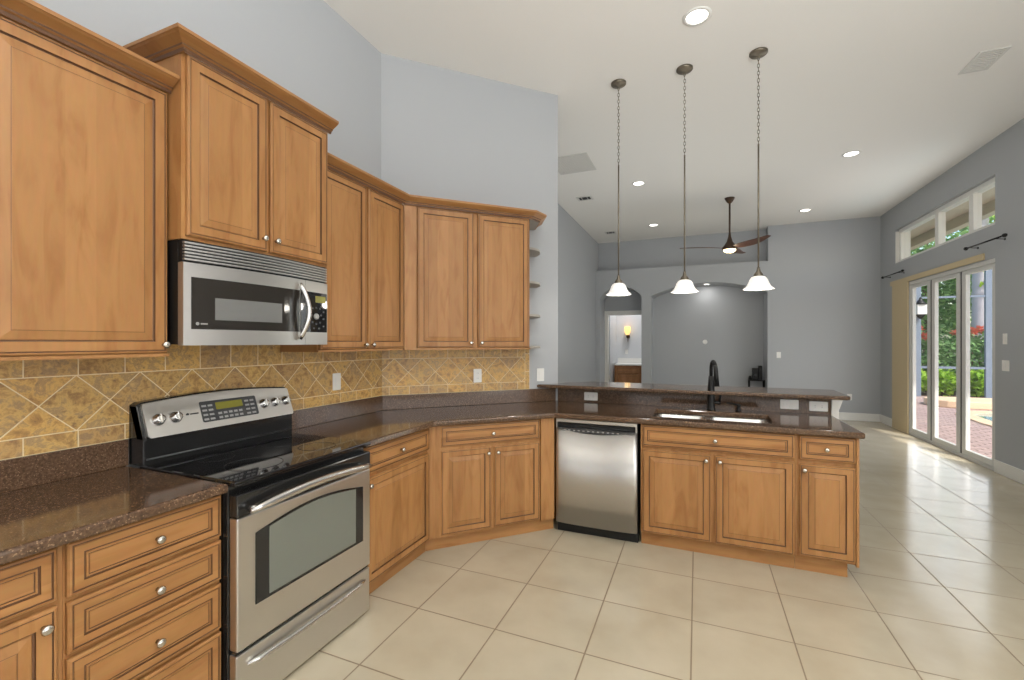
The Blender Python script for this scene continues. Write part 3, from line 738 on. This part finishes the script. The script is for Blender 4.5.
# ------------------------------------------------------------------ dishwasher
DX = -1.001; DWW = .612
dw = thing('dishwasher', 'stainless dishwasher with black curved control strip in the peninsula', 'dishwasher', (DX, YP, 0), 0)
MB().box(.004, DWW-.004, .03, .60, .10, .872).build('dishwasher_tub', BLACKM, dw)
MB().box(.004, DWW-.004, .05, .10, 0, .098).build('kick_plate', BLACKM, dw)
def dbul(x): return -.018*(1-((x-DWW/2)/(DWW/2))**4)
def dsl(top, z0, off=0, back=.03, n=24, x0=.006, x1=DWW-.006):
    """curved front skin below the line z=top(x)"""
    m = MB(); xs = [x0+(x1-x0)*k/n for k in range(n+1)]
    a0 = [m.bm.verts.new((x, dbul(x)-off, z0)) for x in xs]; a1 = [m.bm.verts.new((x, dbul(x)-off, top(x))) for x in xs]
    b0 = [m.bm.verts.new((x, back, z0)) for x in xs]; b1 = [m.bm.verts.new((x, back, top(x))) for x in xs]
    F = m.bm.faces.new
    for k in range(n):
        f = F((a0[k], a0[k+1], a1[k+1], a1[k])); f.smooth = True
        F((b0[k], b1[k], b1[k+1], b0[k+1])); F((a1[k], a1[k+1], b1[k+1], b1[k])); F((a0[k], b0[k], b0[k+1], a0[k+1]))
    F((a0[0], a1[0], b1[0], b0[0])); F((a0[n], b0[n], b1[n], a1[n]))
    bmesh.ops.recalc_face_normals(m.bm, faces=m.bm.faces); return m
smile = lambda x: .770 + .038*((x-DWW/2)/(DWW/2))**2
dsk = dsl(lambda x: smile(x), .085).build('door_skin', STEEL_V, dw)
MB().box(.006, DWW-.006, -.004, .03, .846, .872, bev=.004).build('top_trim', STEEL, dw)
m = MB(); n = 20; xs = [.016+(DWW-.032)*k/n for k in range(n+1)]
fr_ = [(x, smile(x)+.001) for x in xs] + [(x, .808) for x in xs[::-1]]
dc = m.prism(fr_, -.014, .02, axis='y').build('control_strip', DARKGREY, dw)
MB().box(.010, DWW-.010, .012, .03, .806, .847).build('handle_recess', BLACKM, dw)
for k in range(12):
    x = .07+k*.036
    MB().box(x, x+.016, -.0152, -.013, .787, .796).build('button', BTN, dc)
MB().box(.006, .016, -.002, .03, .80, .846).build('side_trim', STEEL, dw)
MB().box(DWW-.016, DWW-.006, -.002, .03, .80, .846).build('side_trim', STEEL, dw)

# ------------------------------------------------------------------ sink, faucet, dispenser
sk = thing('sink', 'double-bowl stainless steel sink set in the peninsula counter', 'sink', (0, 0, ZB-.004))
def bowl(x0, x1, y0, y1, name):
    rings = []
    for (i, z, rr_) in ((0, .002, .05), (.004, -.004, .05), (.010, -.15, .05), (.022, -.182, .055), (.05, -.188, .05)):
        rings.append([(x, y, z) for x, y in rrect(x0+i, x1-i, y0+i, y1-i, rr_)])
    m = MB(); m.loft(rings, cap0=False, cap1=True)
    o = m.build(name, BRIGHT, sk)
    md = o.modifiers.new('wall', 'SOLIDIFY'); md.thickness = .0015; md.offset = 0
    cx, cy = (x0+x1)/2, (y0+y1)/2
    MB().lathe([(.042, -.187), (.042, -.184), (.030, -.184), (.028, -.186)], c=(cx, cy, 0), seg=20).build('drain', STEEL, o)
xm = (SX0+SX1)/2-.015
bowl(SX0+.02, xm-.012, SY0+.02, SY1-.02, 'bowl'); bowl(xm+.012, SX1-.02, SY0+.02, SY1-.02, 'bowl')
rim = slab(rrect(SX0-.0, SX1, SY0, SY1, .06), [rrect(SX0+.02, xm-.012, SY0+.02, SY1-.02, .05), rrect(xm+.012, SX1-.02, SY0+.02, SY1-.02, .05)], .0005, .004, 0, 'rim', sk, None, BRIGHT)
fa = thing('faucet', 'black gooseneck pull-down kitchen faucet behind the sink', 'faucet', (.104, 3.885, ZT))
MB().lathe([(.032, 0), (.032, .006), (.029, .010), (.028, .02), (.027, .14), (.024, .20), (.018, .27)], seg=20).build('faucet_body', BLACKM, fa)
dxy = Vector((.34, -.94)).normalized()
ar = [(0, 0, .255), (0, 0, .32)] + [(dxy.x*(.043-.043*math.cos(PI*k/12)), dxy.y*(.043-.043*math.cos(PI*k/12)), .325+.062*math.sin(PI*k/12)) for k in range(1, 11)]
MB().tube(ar, .0135, 14).build('spout', BLACKM, fa)
ex, ey, ez = ar[-1]
MB().tube([(ex, ey, ez+.005), (ex+.006*dxy.x*2, ey+.006*dxy.y*2, ez-.04), (ex+.028*dxy.x, ey+.028*dxy.y, ez-.16)], [.0145, .016, .020], 14).build('spray_head', BLACKM, fa)
hm = MB().tube([(.01, 0, .058), (.066, -.010, .060)], .0145, 12).tube([(.058, -.010, .060), (.066, -.014, .115), (.070, -.018, .145)], [.009, .008, .0065], 10)
hm.build('lever_handle', BLACKM, fa)
sd = thing('soap_dispenser', 'small black soap dispenser standing right of the faucet', 'soap dispenser', (.30, 3.89, ZT))
MB().lathe([(.022, 0), (.022, .006), (.014, .012), (.012, .035), (.016, .04), (.016, .05), (.008, .056)], seg=18).build('pump_body', BLACKM, sd)
MB().tube([(0, 0, .046), (-.05, -.03, .062), (-.088, -.055, .066)], [.008, .0065, .005], 10).build('spout', BLACKM, sd)

# ------------------------------------------------------------------ outlets and switches
def plate(label, loc, rz, w=.073, h=.117, kind='outlet', group='wall plates'):
    """local: front at -y, centred"""
    t = thing('wall_' + kind, label, kind, loc, rz, group)
    MB().prism(rrect(-w/2, w/2, -h/2, h/2, .006), -.006, -.0005, axis='y', bev=.002).build('cover_plate', PLATE, t)
    if kind == 'outlet':
        hz = w > h; m = MB()
        for s in (-1, 1):
            ox, oz = (s*.022, 0) if hz else (0, s*.022)
            m.prism([(ox+.0155*math.cos(a)*(.9 if not hz else 1), oz+.0155*math.sin(a)) for a in [2*PI*k/16 for k in range(16)]], -.0075, -.005, axis='y')
        m.build('socket_face', PLATE, t)
        m = MB()
        for s in (-1, 1):
            ox, oz = (s*.022, 0) if hz else (0, s*.022)
            for q in (-.006, .006):
                (m.box(ox+q-.001, ox+q+.001, -.0079, -.007, oz-.004, oz+.004) if not hz else m.box(ox-.004, ox+.004, -.0079, -.007, oz+q-.001, oz+q+.001))
        m.build('socket_slots', SLOT, t)
    else:
        n = 2 if w > .1 else 1; m = MB()
        for i in range(n):
            ox = (i-(n-1)/2)*.046
            m.box(ox-.016, ox+.016, -.0095, -.005, -.033, .033, bev=.0015)
        m.build('rocker', PLATE, t)
    return t
bf = 3.976
plate('horizontal white outlet on the bar facing above the dishwasher', (-.882, bf, .965), 0, .122, .073)
plate('horizontal white switch plate on the bar facing, left of the pair near the bar end', (.655, bf, .975), 0, .122, .073, 'switch')
plate('rightmost white outlet on the bar facing, near the bar end', (.843, bf, .970), 0, .118, .073)
plate('white switch on the gold tile right of the range', (XL+.012, 2.375, 1.18), PI/2, kind='switch')
p = dwall(.797, .012, 1.165); plate('white outlet on the diagonal wall tile under the upper cabinet', p, PI/4)
p = dwall(1.403, .0, 1.155); plate('white switch on bare grey wall beside the end shelves', p, PI/4, kind='switch')
plate('small white switch on the far grey wall right of the big arch', (1.478, YF, 1.20), 0, kind='switch')
plate('low white outlet on the far wall above the baseboard', (2.62, YF, .43), 0)
plate('single white switch on the right wall beside the sliding door, the upper one', (XR, 6.51, 1.488), -PI/2, kind='switch')
plate('double white switch on the right wall beside the sliding door, the lower one', (XR, 6.50, 1.198), -PI/2, .12, .117, kind='switch')
plate('white outlet on the bathroom wall under the sconce', (-1.72, 12.02, 1.2), 0)
o = MB().lathe([(.05, 0), (.05, -.012), (.04, -.018)], ax='y', seg=20).build('round_cover_plate', PLATE); o.location = (.162, YB+.002, 1.455)
tag(o, 'round white cover plate on the back wall of the big arched niche', 'cover plate')

# ------------------------------------------------------------------ pendants
def pendant(x, y, label):
    t = thing('pendant_lamp', label, 'pendant lamp', (x, y, 0), 0, 'pendants over the bar')
    MB().lathe([(.066, H-.0005), (.066, H-.012), (.058, H-.020), (.02, H-.027), (.008, H-.035)], seg=28).build('canopy', PEWTER, t)
    m = MB(); zt_, zb_ = H-.033, 3.015; n = 24; ln = (zt_-zb_)/n
    for i in range(n):
        zc = zt_-ln*(i+.5); a = PI/2*(i % 2)
        ring = [(math.cos(a)*.008*math.cos(q), math.sin(a)*.008*math.cos(q), zc+math.sin(q)*ln*.66) for q in [2*PI*k/10 for k in range(11)]]
        m.tube(ring, .0022, 5)
    m.build('chain', PEWTER, t)
    MB().tube([(0, 0, 3.02), (0, 0, 2.03)], .0065, 10).build('rod', PEWTER, t)
    MB().lathe([(.010, 2.045), (.013, 2.03), (.016, 2.012), (.030, 1.995), (.036, 1.978), (.036, 1.970)], seg=20).build('socket_cap', PEWTER, t)
    flute = lambda a, h: 1 + .035*math.cos(a*8)*max(0, (1.93-h)/.065)
    prof = [(.030, 1.976), (.050, 1.967), (.064, 1.947), (.072, 1.922), (.083, 1.899), (.099, 1.882), (.110, 1.873)]
    sh = MB().lathe(prof, seg=48, cap0=False, cap1=False, mod=flute).build('glass_shade', SHADE, t)
    md = sh.modifiers.new('thick', 'SOLIDIFY'); md.thickness = .003
    MB().lathe([(.004, 1.968), (.014, 1.96), (.016, 1.945), (.028, 1.925), (.030, 1.905), (.022, 1.886), (.004, 1.880)], seg=16).build('bulb', LENS, t)
    d = light('POINT', 'pendant_glow', (x, y, 1.855), 3, (1, .94, .84), shadow_soft_size=.04)
    return t
pendant(-.641, 4.0, 'leftmost of the three white bell pendants above the bar')
pendant(-.096, 4.0, 'middle of the three white bell pendants above the bar')
pendant(.449, 4.0, 'rightmost of the three white bell pendants above the bar')

# ------------------------------------------------------------------ recessed cans
def can(x, y, label, z=H, e=1.5, r_=.095):
    t = thing('recessed_light', label, 'ceiling light', (x, y, z), 0, 'recessed ceiling lights')
    MB().lathe([(r_, -.0005), (r_, -.006), (r_-.022, -.008), (r_-.024, -.002)], seg=32).build('trim_ring', WHITE, t)
    MB().lathe([(r_-.024, -.0035), (r_-.026, -.0055)], seg=28).build('lens', LENS, t)
    d = light('AREA', 'can_light', (x, y, z-.012), e, (1, .97, .93), shape='DISK', size=r_*1.5)
    return t
can(0.0, 3.389, 'large bright recessed light in the kitchen ceiling nearest the camera', e=4)
can(1.733, 6.58, 'recessed light to the right of the fan, nearer of the right pair')
can(-.778, 6.63, 'recessed light behind the left pendant rod, nearer of the left pair')
can(-.785, 9.10, 'recessed light near the far wall, farther of the left pair')
can(1.737, 9.09, 'recessed light near the far wall, farther of the right pair')
can(.19, 10.36, 'recessed light in the soffit of the big arched niche', 2.6905, 2.6, .08)
# the kitchen's other ceiling lights, behind and above the frame
for (x, y) in ((0.0, .9), (1.9, .9), (0.0, -1.6), (1.9, -1.6)):
    light('AREA', 'can_light', (x, y, H-.012), 6, (1, .97, .93), shape='DISK', size=.14)

# ------------------------------------------------------------------ ceiling fan
fn = thing('ceiling_fan', 'dark bronze three-blade ceiling fan with a lit lamp, beyond the pendants', 'ceiling fan', (.48, 7.87, 0))
MB().lathe([(.075, H-.0005), (.072, H-.012), (.045, H-.06), (.022, H-.085)], seg=24).build('canopy', BRONZE, fn)
MB().tube([(0, 0, H-.08), (0, 0, 3.08)], .014, 12).build('downrod', BRONZE, fn)
MB().lathe([(.016, 3.20), (.022, 3.13), (.045, 3.05), (.085, 2.99), (.115, 2.96), (.115, 2.94), (.095, 2.925)], seg=28).build('motor_housing', BRONZE, fn)
MB().lathe([(.09, 2.926), (.088, 2.902), (.06, 2.885), (.01, 2.88)], seg=24).build('lamp_lens', WARML, fn)
light('POINT', 'fan_glow', (.48, 7.87, 2.83), 5, (1, .85, .6), shadow_soft_size=.06)
for az in (167, 287, 47):
    a = math.radians(az) + TH
    m = MB(); rings = []
    for k in range(13):
        u = k/12; rad = .09 + .66*u; wdt = .045 + .055*math.sin(PI*min(1, u*1.15)**.8) if u < .97 else .03
        sweepc = .05*math.sin(PI*u); zz = 2.95 + .03*u; tw = math.radians(-14+8*u)
        cx, cy = rad, sweepc
        ring = []
        for (s, h_) in ((-1, -.003), (1, -.003), (1, .003), (-1, .003)):
            ring.append((cx, cy+s*wdt*math.cos(tw), zz+s*wdt*math.sin(tw)*.8+h_))
        rings.append(ring)
    m.loft(rings, smooth=False)
    b = m.build('blade', WALNUT, fn); b.rotation_euler = (0, 0, a)
# ------------------------------------------------------------------ vents
def vent(label, x0, x1, y0, y1, slats, along='x', dark=False, name='ceiling_vent'):
    t = thing(name, label, 'vent', ((x0+x1)/2, (y0+y1)/2, H))
    w, d = (x1-x0)/2, (y1-y0)/2; f = .03 if dark else .022
    MB().box(-w, w, -d, -d+f, -.008, -.0005).box(-w, w, d-f, d, -.008, -.0005).box(-w, -w+f, -d+f, d-f, -.008, -.0005).box(w-f, w, -d+f, d-f, -.008, -.0005).build('vent_frame', GRILLE, t)
    MB().box(-w+f, w-f, -d+f, d-f, -.003, -.0008).build('vent_backing', DARKVOID if dark else GRILLE, t)
    m = MB()
    for i in range(slats):
        k = (i+.5)/slats
        if along == 'x': yy = -d+f+(2*d-2*f)*k; m.box(-w+f, w-f, yy-.003, yy+.003, -.009, -.003)
        else: xx = -w+f+(2*w-2*f)*k; m.box(xx-.003, xx+.003, -d+f, d-f, -.009, -.003)
    m.build('vent_slats', GRILLE, t)
vent('long pale vent in the ceiling at the upper right', 2.06, 2.25, 4.66, 4.98, 9, 'x')
vent('large square return grille in the ceiling beside the diagonal wall', -1.72, -1.23, 5.30, 5.88, 16, 'y', name='return_grille')
vent('small dark three-slot ceiling vent beyond the return grille', -1.77, -1.53, 6.89, 7.09, 2, 'y', True)
vent('farthest small dark ceiling vent above the arched wall', -1.78, -1.56, 9.29, 9.49, 2, 'y', True)

# ------------------------------------------------------------------ curtain rods
def rod(y0, y1, label):
    t = thing('curtain_rod', label, 'curtain rod', (3.0, (y0+y1)/2, 2.582), 0, 'curtain rods')
    h = (y1-y0)/2
    MB().tube([(0, -h+.03, 0), (0, h-.03, 0)], .009, 10).build('rod', BLACKM, t)
    for s in (-1, 1): MB().lathe([(.006, -.03), (.018, -.016), (.022, 0), (.018, .016), (.008, .03)], c=(0, s*(h-.02), 0), ax='y', seg=14).build('finial', BLACKM, t)
    for s in (-.5, .8): MB().tube([(0, s*h, 0), (XR-3.0-.004, s*h, -.01)], .004, 8).lathe([(.013, XR-3.0-.006), (.013, XR-3.0-.0005)], c=(0, s*h, -.01), ax='x', seg=14).build('bracket', BLACKM, t)
rod(6.32, 7.09, 'short black curtain rod right of the clerestory, above the sliding door')
rod(8.85, 9.70, 'short black curtain rod at the left end, above the tan board')

# ------------------------------------------------------------------ niche stand, device
st = thing('side_stand', 'small black metal stand in the right end of the arched niche', 'stand', (1.135, 10.44, 0))
MB().box(-.15, .145, -.11, .11, .655, .675, bev=.004).build('stand_top', BLACKM, st)
for sx in (-1, 1):
    for sy in (-1, 1): MB().tube([(sx*.135, sy*.09, 0), (sx*.135, sy*.09, .656)], .011, 8).build('leg', BLACKM, st)
MB().box(-.14, .14, -.09, .09, .25, .262).build('lower_shelf', BLACKM, st)
dv = thing('router', 'black upright box with a round front button on the niche stand', 'device', (1.15, 10.44, .6755))
MB().box(-.095, .02, -.06, .07, 0, .24, bev=.012).build('router_case', BLACKM, dv)
MB().box(.022, .085, -.06, .07, .0, .29, bev=.012).build('tall_case', BLACKM, dv)
MB().lathe([(.03, -.061), (.03, -.066), (.022, -.068)], c=(-.03, 0, .10), ax='y', seg=18).build('round_button', DARKGREY, dv)
ad = MB().lathe([(.03, 0), (.032, .03), (.02, .075), (.004, .08)], seg=14).build('small_black_ball', BLACKM)
ad.location = (1.015, 10.42, .6755); tag(ad, 'tiny black puck beside the router on the niche stand', 'device')

# ------------------------------------------------------------------ bathroom contents
va = thing('vanity_cabinet', 'brown wood bathroom vanity seen through the arched doorway', 'cabinet', (-1.945, 11.48, 0), 0)
MB().box(0, 1.3, .02, .538, .08, .86).build('cabinet_body', OAK, va)
MB().box(0, 1.3, .08, .10, 0, .08).build('toe_kick', OAK, va)
for (a, b_) in ((.03, .62), (.64, 1.26)):
    o = MB().panel(0, 0, b_-a, .17, DRAWP).build('drawer', [OAK, GLAZE], va); o.location = (a, 0, .66)
    o = MB().panel(0, 0, b_-a, .53, DOORP).build('door', [OAK, GLAZE], va); o.location = (a, 0, .11)
tp = MB().box(-.0, 1.3, -.02, .538, .861, .90, bev=.004).box(0, 1.3, .518, .538, .90, 1.03, bev=.003).build('bathroom_countertop', WHITE); tp.location = (-1.945, 11.48, 0)
tag(tp, 'white vanity top on the bathroom cabinet through the doorway', 'vanity top')
sc = thing('wall_sconce', 'lit wall sconce with an amber glass shade on the bathroom wall', 'sconce', (-1.68, 12.02, 0))
MB().lathe([(.05, -.0005), (.045, -.02), (.02, -.03)], c=(0, 0, 1.60), ax='y', seg=20).tube([(0, -.02, 1.60), (0, -.09, 1.56), (0, -.10, 1.64)], .010, 10).tube([(0, -.02, 1.6), (0, -.03, 1.50), (0, -.02, 1.44)], [.012, .010, .003], 10).build('sconce_arm', BRONZE, sc)
MB().lathe([(.03, 1.64), (.06, 1.68), (.075, 1.74), (.08, 1.83), (.07, 1.86)], c=(0, -.10, 0), seg=24, cap1=False).build('glass_shade', SCONCEM, sc)
light('POINT', 'sconce_glow', (-1.68, 11.7, 1.98), .6, (1, .82, .55), shadow_soft_size=.05)
light('AREA', 'bathroom_can', (-1.5, 11.3, 3.6), 34, (.98, .98, 1), shape='DISK', size=.4)

# ------------------------------------------------------------------ outdoors
struct(MB().box(XR+WT, 12, 1.0, 15.6, -.13, -.03).build('ground_patio', PAVER))
struct(MB().box(XR+WT, 24, 15.6, 18.0, -.2, -.05).build('ground_bed', MULCH))
struct(MB().box(XR+WT-8, 40, 18.0, 60, -.2, -.06).build('ground_lawn', LAWN))
m = MB().box(XR+WT+.001, 4.55, 4.0, 15.2, 3.74, 3.82).box(4.4, 4.55, 4.0, 15.2, 3.56, 3.74)
struct(m.build('ceiling_lanai', SOFFIT))
# pool: water, coping ring
pts = [(5.15, 8.0)] + [(5.0+.25*math.cos(a)*1.0, 10.6+1.5*math.sin(a)) for a in []]
wp = [(5.0, 4.5), (5.0, 10.7), (5.12, 11.8), (5.5, 12.3), (6.2, 12.45), (9.5, 12.45), (9.5, 4.5)]
struct(MB().prism(wp, -.028, -.022).build('pool_water', WATER))
m = MB(); n = len(wp)
outp = inset(wp, -.25)
wpc = inset(wp, 0)
for i in range(n):
    a, b_, c_, d_ = wpc[i], wpc[(i+1) % n], outp[(i+1) % n], outp[i]
    m.prism([a, b_, c_, d_], -.029, -.005)
struct(m.build('pool_coping', COPING))
sp = [(11, 12.95), (5.6, 12.95)] + [(5.55-.55*math.sin(PI*k/10)*1.0, 13.5-.55*math.cos(PI*k/10)+.0) for k in range(11)] + [(11, 14.05)]
sp = MB().prism(sp, -.03, .13, bev=.02).build('spa_wall', COPING); tag(sp, 'sandy raised pool ledge beyond the sliding door', 'pool ledge')
# screen cage
cg = thing('screen_enclosure', 'blue-grey aluminium screen cage frame across the patio', 'screen cage', (0, 15.5, 0))
for x in (4.05, 5.56, 7.03, 8.5, 9.97): MB().box(x-.075, x+.075, -.04, .04, -.03, 3.75, bev=.004).build('post', CAGE, cg)
for (z, q) in ((.77, .03), (2.66, .025), (3.72, .05)): MB().box(3.4, 10, -.03, .03, z-q, z+q).build('rail', CAGE, cg)
MB().tube([(7.03, -.02, 3.62), (7.55, -.02, 3.85), (8.6, -.3, 4.6)], .04, 8).build('knee_brace', CAGE, cg)
MB().tube([(4.9, -8, 3.5), (5.6, -5, 4.6), (6.2, -2.5, 5.2), (7.2, -.0, 5.4)], .045, 8).build('roof_beam', CAGE, cg)
# lantern on the left post
ln_ = thing('coach_lantern', 'white-glass coach lantern with black caps on the left cage post', 'lantern', (5.56, 15.43, 0))
MB().prism(rrect(-.11, .11, -.25, -.03, .02), 2.20, 2.46).build('lantern_glass', GRILLE, ln_)
MB().lathe([(.15, 2.46), (.10, 2.52), (.04, 2.60), (.02, 2.66)], c=(0, -.14, 0), seg=16).build('lantern_cap', BLACKM, ln_)
MB().lathe([(.12, 2.20), (.08, 2.15), (.03, 2.08)], c=(0, -.14, 0), seg=16).box(-.03, .03, -.14, .028, 2.53, 2.56).build('lantern_base', BLACKM, ln_)
# planting
def foliage(cx, cy, cz, rx, ry, rz_, n, size, seed, shell=.55, zmin=None):
    rnd = random.Random(seed); m = MB()
    while n:
        v = Vector((rnd.gauss(0, 1), rnd.gauss(0, 1), rnd.gauss(0, 1))).normalized() * (shell + (1-shell)*rnd.random())
        p_ = Vector((cx+v.x*rx, cy+v.y*ry, cz+v.z*rz_))
        p_ += Vector((rnd.uniform(-1, 1), rnd.uniform(-1, 1), rnd.uniform(-1, 1)))*.12*rz_
        if zmin is not None and p_.z < zmin: continue
        d = Vector((rnd.uniform(-1, 1), rnd.uniform(-1, 1), rnd.uniform(-.6, .9))).normalized(); s_ = d.cross(Vector((rnd.uniform(-1, 1), rnd.uniform(-1, 1), 1))).normalized()
        q = size*rnd.uniform(.6, 1.3)
        m.quad([p_, p_+d*q*.5+s_*q*.28, p_+d*q, p_+d*q*.5-s_*q*.28]); n -= 1
    return m
def shrub(name, label, cat, x, y, rx, ry, h, n, size, mat, seed, group=None, base=-.05, flowers=0):
    t = thing(name, label, cat, (x, y, base), 0, group)
    rr_ = random.Random(seed)
    st_ = MB()
    for k in range(5): a = k*1.3+seed; st_.tube([(0, 0, 0), (math.cos(a)*rx*.3, math.sin(a)*ry*.3, h*.35), (math.cos(a)*rx*.5, math.sin(a)*ry*.5, h*.7)], [.03, .02, .01], 6)
    st_.build('stem', MULCH, t)
    foliage(0, 0, h*.52, rx, ry, h*.5, n, size, seed, .5, .03).build('foliage', mat, t)
    if flowers:
        f = MB()
        for k in range(flowers):
            a = rr_.uniform(0, 2*PI); q = rr_.uniform(.1, .8); px, py = math.cos(a)*rx*q, math.sin(a)*ry*q; pz = h*(.52+.5*math.sqrt(1-q*q))
            for j in range(14):
                d = Vector((rr_.gauss(0, 1), rr_.gauss(0, 1), rr_.gauss(0, 1))).normalized()*.13
                s_ = d.cross(Vector((.3, .5, 1))).normalized()*.045
                c_ = Vector((px, py, pz))+d*.6
                f.quad([c_-s_, c_+d*.5, c_+s_, c_-d*.5])
        f.build('blossoms', FLOWER, t)
    return t
spots = [(5.1, 'left of the lantern post'), (6.15, 'between the two cage posts'), (7.35, 'at the foot of the palm'), (8.7, 'right of the palm')]
for i, (x, q) in enumerate(spots):
    shrub('flowering_shrub', 'dense green shrub with coral red blossoms ' + q, 'shrub', x, 17.0, .78, .5, 1.85, 2600, .13, LEAFD, 20+i, 'flowering hedge', flowers=9)
for i, (x, y, q) in enumerate(((5.75, 16.2, 'left, beside the lantern post'), (6.35, 16.15, 'in the middle bay'), (7.15, 16.25, 'by the right cage post'), (8.1, 16.2, 'at the right end'))):
    shrub('lime_groundcover', 'low lime green leafy plant behind the cage rail, ' + q, 'plant', x, y, .36, .28, .72, 700, .16, LEAFL, 50+i, 'lime plants in the bed')
def tree(label, x, y, rx, h, n, mat, seed, z0=.8, size=.24):
    t = thing('garden_tree', label, 'tree', (x, y, -.05), 0, 'trees beyond the screen cage')
    MB().tube([(0, 0, 0), (.08, .05, h*.3), (-.05, .1, h*.6), (0, 0, h*.85)], [.16, .13, .09, .04], 8).build('trunk', MULCH, t)
    foliage(0, 0, z0+(h-z0)*.5, rx, rx*.8, (h-z0)*.52, n, size, seed, .4, z0-.3).build('crown', mat, t)
for i, a in enumerate([
    ('tall mid-green tree behind the left cage post', 5.9, 21.0, 2.0, 7.0, 3800, LEAFM), ('dark broad tree filling the middle pane', 8.2, 22.0, 2.1, 6.4, 3800, LEAFD),
    ('bright tree behind the palm trunk', 10.4, 22.5, 2.2, 7.4, 3800, LEAFM), ('dark tree at the right of the door view', 12.8, 21.5, 2.3, 6.6, 3000, LEAFD),
    ('light green tree at the far left of the garden', 3.9, 22.0, 1.8, 6.0, 2600, LEAFL), ('farther tall tree behind the hedge', 9.2, 26.5, 3.2, 9.0, 4200, LEAFM),
    ('farther tree behind the left trees', 6.2, 27.0, 3.0, 8.6, 4200, LEAFD), ('tall tree seen through the right clerestory pane', 9.6, 17.8, 1.6, 8.6, 3000, LEAFL)]):
    tree(*a[:6], a[6], 80+i)
pt = thing('palm_tree', 'tall palm with pale grey ringed trunk behind the right cage post', 'palm', (7.93, 17.9, -.05))
prof = []
for k in range(60):
    z = k*.11; prof.append((.20+(.012 if k % 2 else -.006)-.03*k/60, z))
MB().lathe(prof, seg=20).build('trunk', PALMT, pt)
m = MB(); rnd = random.Random(5)
for k in range(14):
    a = k*2.4; dirv = Vector((math.cos(a), math.sin(a), 0))
    spine = [Vector((0, 0, 6.5)) + dirv*(2.6*u) + Vector((0, 0, 1.2*u-2.2*u*u*(1+.3*(k % 3)))) for u in [j/16 for j in range(17)]]
    for j in range(1, 16):
        sd_ = dirv.cross(Vector((0, 0, 1)))
        for s in (-1, 1):
            q = spine[j]; tipp = q + sd_*s*.55*math.sin(PI*(j+1)/18) + dirv*.25 - Vector((0, 0, .18)); m.quad([q, q+dirv*.05, tipp, q-dirv*.02])
m.build('fronds', LEAFM, pt)
